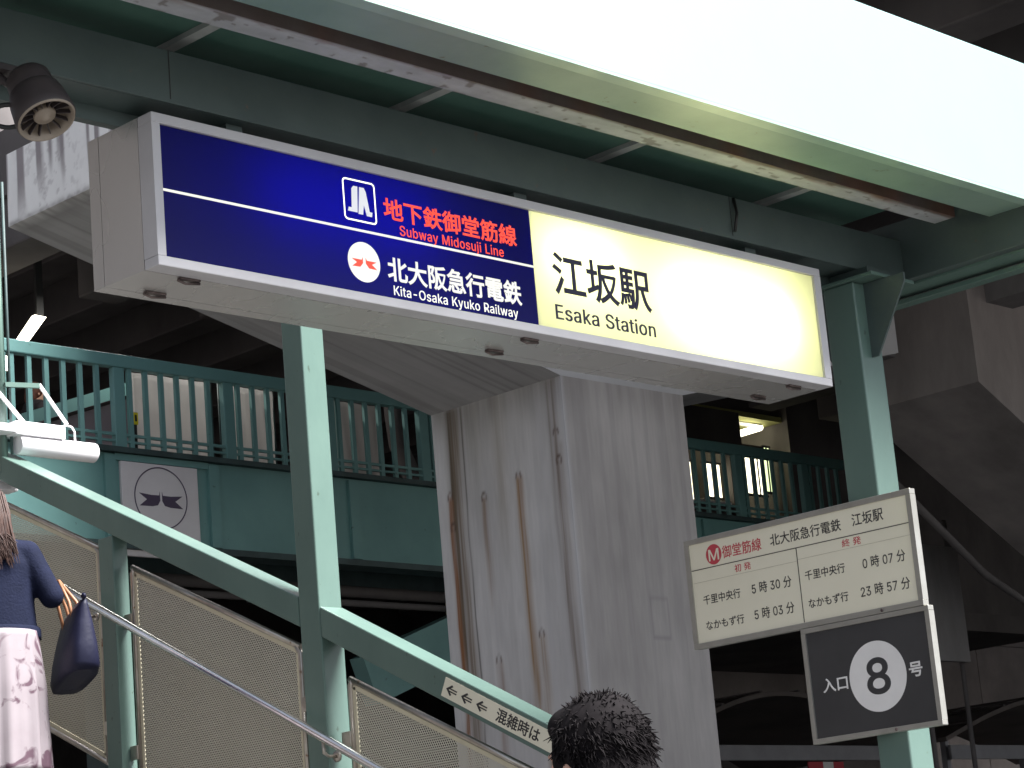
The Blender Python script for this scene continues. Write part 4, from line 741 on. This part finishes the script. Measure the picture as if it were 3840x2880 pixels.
M['sheet_wall'] = mat('pale_partition', (.62, .59, .58), .8, col2=(.48, .46, .45), scale=1.2)
lt = tag(MB().box(22.5, 25.6, 21.0, 21.3, -.1, 5.55).build('partition_wall', M['sheet_wall']), 'grey partition wall above the brown shelter roof by the pier', 'wall')
bb = thing('shop_banner', (24.9, 16.5, 3.6), 'small red and white banner under the grey shelter fascia', 'banner')
MB().box(24.4, 24.75, 16.48, 16.5, 3.68, 3.80).box(25.0, 25.25, 16.48, 16.5, 3.68, 3.80).build('red_field', M['red_ink'], bb); MB().box(24.75, 25.0, 16.48, 16.5, 3.68, 3.80).build('white_field', M['white_ink'], bb)
# notice board on the dark wall to the right of the post
nb_ = thing('notice_board', (20.8, 12, 4), 'grey blank notice board on the dark frame right of the boards', 'notice board')
MB().box(19.7, 20.6, 11.0, 11.08, 4.35, 5.75, .01).build('board', M['conc_mid'], nb_); MB().tube([(19.75, 11.1, 0), (19.75, 11.1, 5.7)], .03, 10).tube([(20.55, 11.1, 0), (20.55, 11.1, 6.1)], .03, 10).build('stand', M['conc_dark'], nb_)
cp = thing('conduit_run', (17.5, 9.9, 0), 'dark conduit pipes sloping down from the dark pier cap', 'pipe')
MB().tube([(16.9, 9.25, 5.9), (18.4, 9.25, 5.0), (19.6, 9.3, 4.6), (19.6, 9.3, 0)], .045, 10).build('pipe', M['conc_dark'], cp)
# ---------------------------------------------------------------- people
M['skin'] = mat('skin', (.50, .30, .22), .5, col2=(.45, .26, .19), scale=12)
M['denim'] = mat('navy_denim', (.005, .0075, .022), .85, col2=(.009, .012, .032), scale=9, detail=9, bump=.3, bscale=90, spec=.15)
M['hair_brown'] = mat('hair_brown', (.06, .026, .018), .5, col2=(.03, .013, .010), scale=30, stretch=(3, 3, .4))
M['hair_black'] = mat('hair_black', (.007, .006, .0065), .8, col2=(.013, .011, .012), scale=40, spec=.06)
M['shirt'] = mat('grey_shirt', (.10, .10, .12), .8, col2=(.08, .08, .1), scale=6)
M['trouser'] = mat('dark_trousers', (.03, .03, .035), .8)
M['shoe'] = mat('shoe_dark', (.02, .018, .018), .5)
class Frame:
    def __init__(s, o, f, k=1.0):
        s.o = Vector(o); s.k = k; f = Vector((f[0], f[1], 0)).normalized(); s.f = f; s.r = Vector((f.y, -f.x, 0)); s.M = Matrix((s.r, s.f, Vector((0, 0, 1)))).transposed()
    def __call__(s, a, b, z): return s.o + (s.r * a + s.f * b + Vector((0, 0, z))) * s.k
def figure(mb, F, H, armL, armR, legs, w=1.0, headturn=0.0):
    """nude continuous body: H height; arms = [shoulder, elbow, wrist]; legs = [[hip, knee, ankle], ...]"""
    k = H / 1.75
    def E(c, r, rot=None): mb.ell(F(*c), r, F.M if rot is None else F.M @ rot)
    hz = H - .125 * k
    T = Matrix.Rotation(headturn, 3, 'Z'); tp = lambda a, b: (T @ Vector((a, b, 0)))
    def hp(a, b, z): q = tp(a * k, b * k); return (q.x, q.y + .01, hz + z * k)
    E(hp(0, -.01, .02), (.076 * k, .094 * k, .105 * k), T); E(hp(0, .03, -.045), (.060 * k, .062 * k, .075 * k), T); E(hp(0, .055, -.085), (.034 * k, .036 * k, .030 * k), T)
    E(hp(0, .098, -.022), (.013 * k, .020 * k, .024 * k), T); E(hp(0, .089, .0), (.009 * k, .012 * k, .03 * k), T); E(hp(0, .082, .035), (.05 * k, .016 * k, .012 * k), T)
    E(hp(0, .086, -.062), (.022 * k, .012 * k, .007 * k), T); E(hp(0, .084, -.074), (.019 * k, .011 * k, .006 * k), T)
    for s in (1, -1):
        E(hp(s * .032, .074, .012), (.016 * k, .012 * k, .011 * k), T); E(hp(s * .04, .06, -.03), (.026 * k, .028 * k, .024 * k), T)
        E(hp(s * .078, -.012, -.012), (.010 * k, .021 * k, .032 * k), T @ Matrix.Rotation(s * .3, 3, 'Z'))
    mb.cap(F(0, -.012, H - .20 * k), F(0, -.02, H - .33 * k), .052 * k, .062 * k)
    sw = .185 * k * w
    for (z, rx, ry) in ((1.40, .15 * w, .085), (1.30, .168 * w, .105), (1.18, .155 * w, .108), (1.06, .138 * w, .10), (.97, .155 * w, .108), (.90, .165 * w, .115)): E((0, -.01, z * k), (rx * k, ry * k, .105 * k))
    for s, arm in ((-1, armL), (1, armR)):
        sh, el, wr = [F(*p) for p in arm]
        mb.cap(F(0, -.01, H - .345 * k), sh, .058 * k, .056 * k); mb.cap(sh, el, .052 * k, .040 * k); mb.cap(el, wr, .040 * k, .027 * k)
        d = (wr - el).normalized(); side = (F.r * -s if abs(d.z) > .5 else Vector((0, 0, 1))); side = (side - d * side.dot(d)).normalized(); nn = d.cross(side)
        pc = wr + d * .048 * k; mb.ell(pc, (.016 * k, .040 * k, .050 * k), Matrix((nn, side, d)).transposed())
        for i, (off, L) in enumerate(((-.027, .060), (-.009, .074), (.009, .078), (.027, .070))):
            b0 = pc + d * .040 * k - side * off * k * -1; m_ = b0 + d * L * .5 * k + nn * s * .010 * k; e_ = m_ + d * L * .38 * k + nn * s * .026 * k
            mb.cap(b0, m_, .0090 * k, .0083 * k, 8); mb.cap(m_, e_, .0083 * k, .0070 * k, 8)
        t0 = wr + d * .022 * k + side * .022 * k; t1_ = t0 + (d * .7 + side * .8).normalized() * .04 * k; mb.cap(t0, t1_, .012 * k, .0105 * k, 8); mb.cap(t1_, t1_ + d * .03 * k, .0105 * k, .008 * k, 8)
    for leg in legs:
        h_, kn, an = [F(*p) for p in leg]
        mb.cap(h_, kn, .082 * k, .054 * k); mb.cap(kn, kn * .62 + an * .38 - F.f * .015, .054 * k, .055 * k); mb.cap(kn * .62 + an * .38 - F.f * .012, an, .054 * k, .036 * k)
        mb.cap(an + V(0, 0, -.03), an + F.f * .13 * k + V(0, 0, -.055 * k), .036 * k, .028 * k)
    return mb
def arm_sleeve(mb, F, arm, r, part=1.0):
    sh, el, wr = [F(*p) for p in arm]; mb.cap(sh, el, r[0], r[1]); mb.cap(el, el + (wr - el) * part, r[1], r[2]); return mb
# --- woman on the stairs
FW = Frame((2.618, 4.790, 2.219), (.35, .94), 1.031)
W_ = thing('person', FW.o, 'person in navy denim jacket and pale floral skirt climbing the stairs', 'person')
aR = [(.185, -.02, 1.20), (.285, -.06, .985), (.315, .11, 1.06)]; aL = [(-.165, -.02, 1.20), (-.21, -.04, .95), (-.20, .10, .78)]
lg = [[(.085, 0, .80), (.09, .17, .42), (.09, .20, .125)], [(-.085, 0, .80), (-.09, .02, .36), (-.09, -.04, -.03)]]
body = remesh(figure(MB(), FW, 1.53, aL, aR, lg, .92), 'body', M['skin'], W_, .0055, 4)
jk = MB()
for q in range(22):
    z = .80 + .42 * q / 21; t = q / 21; rx = .238 - .016 * math.sin(math.pi * t) - .034 * max(0, t - .8) * 5; ry = .134 - .014 * t - .03 * max(0, t - .8) * 5; jk.ell(FW(0, -.008 * t, z), (rx, ry, .07), FW.M)
for a in (aL, aR): jk.cap(FW(0, -.01, 1.22), FW(*a[0]), .062, .066); arm_sleeve(jk, FW, a, (.066, .060, .050), .62)
for s in (-1, 1): jk.cap(FW(s * .045, -.055, 1.265), FW(s * .10, -.03, 1.245), .028, .026)
jk.cap(FW(-.045, -.06, 1.265), FW(.045, -.06, 1.265), .03, .03)
# cut the hem level
jo = remesh(jk, 'jacket', M['denim'], W_, .009, 4)
bm = bmesh.new(); bm.from_mesh(jo.data); bmesh.ops.bisect_plane(bm, geom=list(bm.verts) + list(bm.edges) + list(bm.faces), plane_co=(0, 0, .79 * 1.031), plane_no=(0, 0, -1), clear_outer=True); bm.to_mesh(jo.data); bm.free()
def oval(F, z, rx, ry, b_=0, n=72, fold=0, ph=0): 
    out = []
    for i in range(n):
        t = 2 * math.pi * i / n; k = 1 + fold * (.6 * math.sin(13 * t + ph) + .4 * math.sin(21 * t + 1.3 * ph)); out.append(F(rx * k * math.cos(t), b_ + ry * k * math.sin(t), z))
    return out
hb_ = MB().loft([oval(FW, .785, .223, .128), oval(FW, .785, .240, .143), oval(FW, .800, .242, .145), oval(FW, .835, .241, .144), oval(FW, .845, .232, .138)], False, False); hbo = hb_.build('jacket_hem', M['denim'], W_)
M['button'] = mat('jacket_button', (.45, .42, .38), .35, .8)
MB().lathe(FW(.13, -.126, .815), -FW.f * .9 + FW.r * .45, [(.010, -.004), (.010, .003), (.004, .005)], 12, True, True).build('button', M['button'], hbo)
def skirt_mat():
    m = mat('floral_skirt', (.27, .235, .255), .8, col2=(.23, .195, .215), scale=3); nt = m.node_tree; N = nt.nodes; L = nt.links; b = N['Principled BSDF']; src = b.inputs['Base Color'].links[0].from_socket
    tc = N.new('ShaderNodeTexCoord'); n1_ = N.new('ShaderNodeTexNoise'); n1_.inputs['Scale'].default_value = 7.5; n1_.inputs['Detail'].default_value = 3.5; n1_.inputs['Distortion'].default_value = 1.2; L.new(tc.outputs['Object'], n1_.inputs['Vector'])
    r = N.new('ShaderNodeMapRange'); r.inputs[1].default_value = .535; r.inputs[2].default_value = .62; r.inputs[4].default_value = .85; L.new(n1_.outputs[0], r.inputs[0])
    x = N.new('ShaderNodeMix'); x.data_type = 'RGBA'; L.new(r.outputs[0], x.inputs[0]); L.new(src, x.inputs[6]); x.inputs[7].default_value = (.055, .014, .035, 1); L.new(x.outputs[2], b.inputs['Base Color']); return m
M['skirt'] = skirt_mat(); rows = []
for i in range(25):
    t = i / 24; z = .82 - t * .66; rx = .222 + .025 * min(1, t * 2.5) + .018 * t; rows.append(oval(FW, z, rx, rx * .84, .0 + .01 * t, 120, .012 + .055 * t ** .7, .4 + t * .8))
rows2 = [[Vector(p) * .985 + FW.o.lerp(Vector((0, 0, 0)), 0) * .015 for p in r] for r in rows[::-1]]
sk = MB().loft(rows, False, False); so_ = sk.build('skirt', M['skirt'], W_); md = so_.modifiers.new('s', 'SOLIDIFY'); md.thickness = .006; md.offset = -1
hz = 1.53 - .11
hh = MB()
hh.ell(FW(0, -.015, hz + .025), (.084, .103, .110), FW.M); hh.ell(FW(0, -.06, hz - .05), (.092, .066, .12), FW.M); hh.ell(FW(.01, -.085, hz - .15), (.10, .050, .12), FW.M); hh.ell(FW(-.01, -.10, hz - .23), (.075, .036, .09), FW.M)
hro_ = remesh(hh, 'hair', M['hair_brown'], W_, .007, 4)
hl = MB(); rw = random.Random(9)
for i in range(260):
    a = rw.uniform(-.10, .09); d0 = -.064 * math.sqrt(max(0, 1 - (a / .11) ** 2)); z0 = hz + rw.uniform(-.02, .07); l_ = rw.uniform(.22, .31)
    hl.tube([FW(a * .82, -.045 + d0 * .8, z0), FW(a * .98, -.072 + d0, z0 - .10), FW(a * 1.06 + rw.uniform(-.01, .012), -.092 + d0 * .75, z0 - .2), FW(a * .95 + .02 + rw.uniform(-.012, .02), -.105 + d0 * .6 + rw.uniform(-.012, .008), z0 - l_)], [.004, .005, .004, .001], 5, False)
hl.build('hair_strands', M['hair_brown'], hro_)
for s, a in ((1, lg[0][2]), (-1, lg[1][2])):
    p = FW(*a); MB().ell(p + FW.f * .06 + V(0, 0, -.055), (.042, .115, .035), FW.M).build('shoe', M['shoe'], W_)
# --- tote bag on her forearm
tg = thing('tote_bag', FW(.385, -.06, .56), 'navy tote bag with tan handles hanging from the forearm of the stair climber', 'bag')
M['bag'] = mat('bag_navy', (.007, .008, .026), .55, col2=(.011, .012, .034), scale=7, bump=.15, bscale=40, spec=.25); M['tan'] = mat('tan_leather', (.30, .14, .07), .5, col2=(.24, .11, .055), scale=20)
def bagring(z, wl, th, dz):
    out = []; n = 28
    for i in range(n):
        t = 2 * math.pi * i / n; cs, sn = math.cos(t), math.sin(t); px = abs(cs) ** .55 * (1 if cs > 0 else -1) * wl * 1.12; py = abs(sn) ** .6 * (1 if sn > 0 else -1) * th
        out.append(FW(.385 + py + .03 * (z - .7), -.055 + px * .93, z - px * dz))
    return out
bg_ = MB().loft([bagring(z, wl, th, d) for z, wl, th, d in ((.585, .170, .040, .13), (.575, .205, .078, .13), (.61, .222, .085, .13), (.70, .212, .076, .15), (.80, .198, .055, .17), (.88, .188, .032, .17), (.905, .186, .022, .17))], True, True)
bg_.build('bag_body', M['bag'], tg)
for s in (1, -1): MB().tube([FW(.385 + s * .022, -.125, .865), FW(.375 + s * .018, -.10, .95), FW(.33, -.03, 1.065), FW(.317, .02, 1.075), FW(.35 + s * .018, .01, .95), FW(.385 + s * .022, .01, .80)], [.009, .0085, .008, .008, .0085, .009], 8).build('handle', M['tan'], tg)
MB().ell(FW(.388, -.245, .955), (.012, .022, .016), FW.M, 8).build('zip_tab', M['bag'], tg)
# --- man at the foot of the stairs
FM = Frame((-.500, -1.905, 0), (.16, 1))
H_ = 1.775
P_ = thing('person', FM.o, 'person with tousled black hair seen from behind, only the head in view', 'person')
bR = [(.19, -.02, 1.43), (.25, -.03, 1.13), (.24, .07, .88)]; bL = [(-.19, -.02, 1.43), (-.25, -.03, 1.13), (-.24, .07, .88)]
lgm = [[(.09, 0, .93), (.095, .04, .50), (.10, -.02, .085)], [(-.09, 0, .93), (-.095, .04, .50), (-.10, -.02, .085)]]
remesh(figure(MB(), FM, H_, bL, bR, lgm, 1.05), 'body', M['skin'], P_, .0055, 4)
sh = MB()
for (z, rx, ry) in ((1.43, .165, .10), (1.33, .195, .13), (1.20, .185, .132), (1.08, .175, .13), (.98, .178, .132)): sh.ell(FM(0, -.01, z), (rx, ry, .10), FM.M)
for a in (bL, bR): sh.cap(FM(0, -.01, 1.44), FM(*a[0]), .07, .072); arm_sleeve(sh, FM, [a[0], a[1], a[2]], (.070, .058, .05), .1)
sh.cap(FM(-.04, -.03, 1.485), FM(.04, -.03, 1.485), .04, .04)
remesh(sh, 'shirt', M['shirt'], P_, .01, 4)
tr = MB(); tr.ell(FM(0, -.005, .95), (.178, .132, .11), FM.M)
for l_ in lgm: tr.cap(FM(*l_[0]), FM(*l_[1]), .098, .076); tr.cap(FM(*l_[1]), FM(l_[2][0], l_[2][1], .12), .076, .062)
remesh(tr, 'trousers', M['trouser'], P_, .01, 4)
for l_ in lgm: MB().ell(FM(l_[2][0], .045, .045), (.05, .14, .045), FM.M).build('shoe', M['shoe'], P_)
hz = H_ - .125
hm = MB(); hm.ell(FM(0, -.015, hz + .040), (.0905, .106, .103), FM.M); hm.ell(FM(0, -.058, hz - .020), (.083, .063, .085), FM.M); hm.ell(FM(0, -.068, hz - .075), (.056, .042, .045), FM.M); hm.ell(FM(0, .045, hz + .085), (.07, .055, .045), FM.M)
for s in (1, -1): hm.ell(FM(s * .074, .012, hz + .02), (.016, .03, .045), FM.M)
hs_ = MB(); rnd = random.Random(5)
for i in range(4200):
    u_, v_ = rnd.uniform(0, 2 * math.pi), rnd.uniform(-.55, 1)
    d = Vector((math.cos(u_) * math.sqrt(max(0, 1 - v_ * v_)), math.sin(u_) * math.sqrt(max(0, 1 - v_ * v_)), v_))
    if d.y > .45 and d.z < .35: continue
    if d.z < -.1 and d.y > -.1: continue
    p = Vector((d.x * .086, -.015 + d.y * .101, hz + .037 + d.z * .097)); whorl = Vector((-d.y, d.x, 0)) * .35 + Vector((0, 0, -1)) * (.55 if d.z < .8 else .1) + Vector((rnd.uniform(-.5, .5), rnd.uniform(-.5, .5), rnd.uniform(-.3, .5)))
    t = (d * .10 + whorl * .80); L = rnd.uniform(.024, .040)
    q1, q2 = p + t * L * .5 + d * .004, p + t * L + d * rnd.uniform(-.004, .008)
    hs_.tube([FM(*p), FM(*q1), FM(*q2)], [.0022, .0018, .0005], 4, False)
ho = remesh(hm, 'hair', M['hair_black'], P_, .006, 2)
hs_.build('hair_strands', M['hair_black'], ho)
# --- passer-by on the footbridge, behind the bars
FB = Frame((10.10, 15.0, 6.0), (1, -.12))
M['coat'] = mat('dark_coat', (.012, .011, .014), .85, col2=(.02, .018, .022), scale=8)
B_ = thing('person', FB.o, 'person in dark coat with reddish hair walking behind the left footbridge bars', 'person')
cR = [(.17, -.02, 1.24), (.23, -.05, .99), (.22, .08, .79)]; cL = [(-.17, -.02, 1.24), (-.23, .06, 1.01), (-.19, .25, .92)]
lgb = [[(.09, 0, .81), (.095, .12, .45), (.10, .06, .085)], [(-.09, 0, .81), (-.095, .02, .44), (-.10, -.14, .085)]]
remesh(figure(MB(), FB, 1.54, cL, cR, lgb), 'body', M['skin'], B_, .0075, 4)
ct_ = MB()
for q in range(14): z = .58 + .70 * q / 13; ct_.ell(FB(0, -.01, z), (.20 - .03 * q / 13, .15 - .03 * q / 13, .08), FB.M)
for a in (cL, cR): ct_.cap(FB(0, -.01, 1.25), FB(*a[0]), .068, .072); arm_sleeve(ct_, FB, a, (.072, .062, .054), .9)
remesh(ct_, 'coat', M['coat'], B_, .012, 4)
tb_ = MB()
for l_ in lgb: tb_.cap(FB(*l_[0]), FB(*l_[1]), .09, .07); tb_.cap(FB(*l_[1]), FB(l_[2][0], l_[2][1], .13), .07, .055)
remesh(tb_, 'trousers', M['trouser'], B_, .012, 4)
M['hair_red'] = mat('hair_reddish', (.10, .030, .014), .7, col2=(.055, .016, .009), scale=30)
hb2 = MB(); hb2.ell(FB(0, -.02, 1.455), (.085, .10, .10), FB.M); hb2.ell(FB(0, -.065, 1.385), (.08, .06, .09), FB.M)
remesh(hb2, 'hair', M['hair_red'], B_, .009, 3)
for l_ in lgb: MB().ell(FB(l_[2][0], l_[2][1] + .06, .045), (.045, .13, .045), FB.M).build('shoe', M['shoe'], B_)
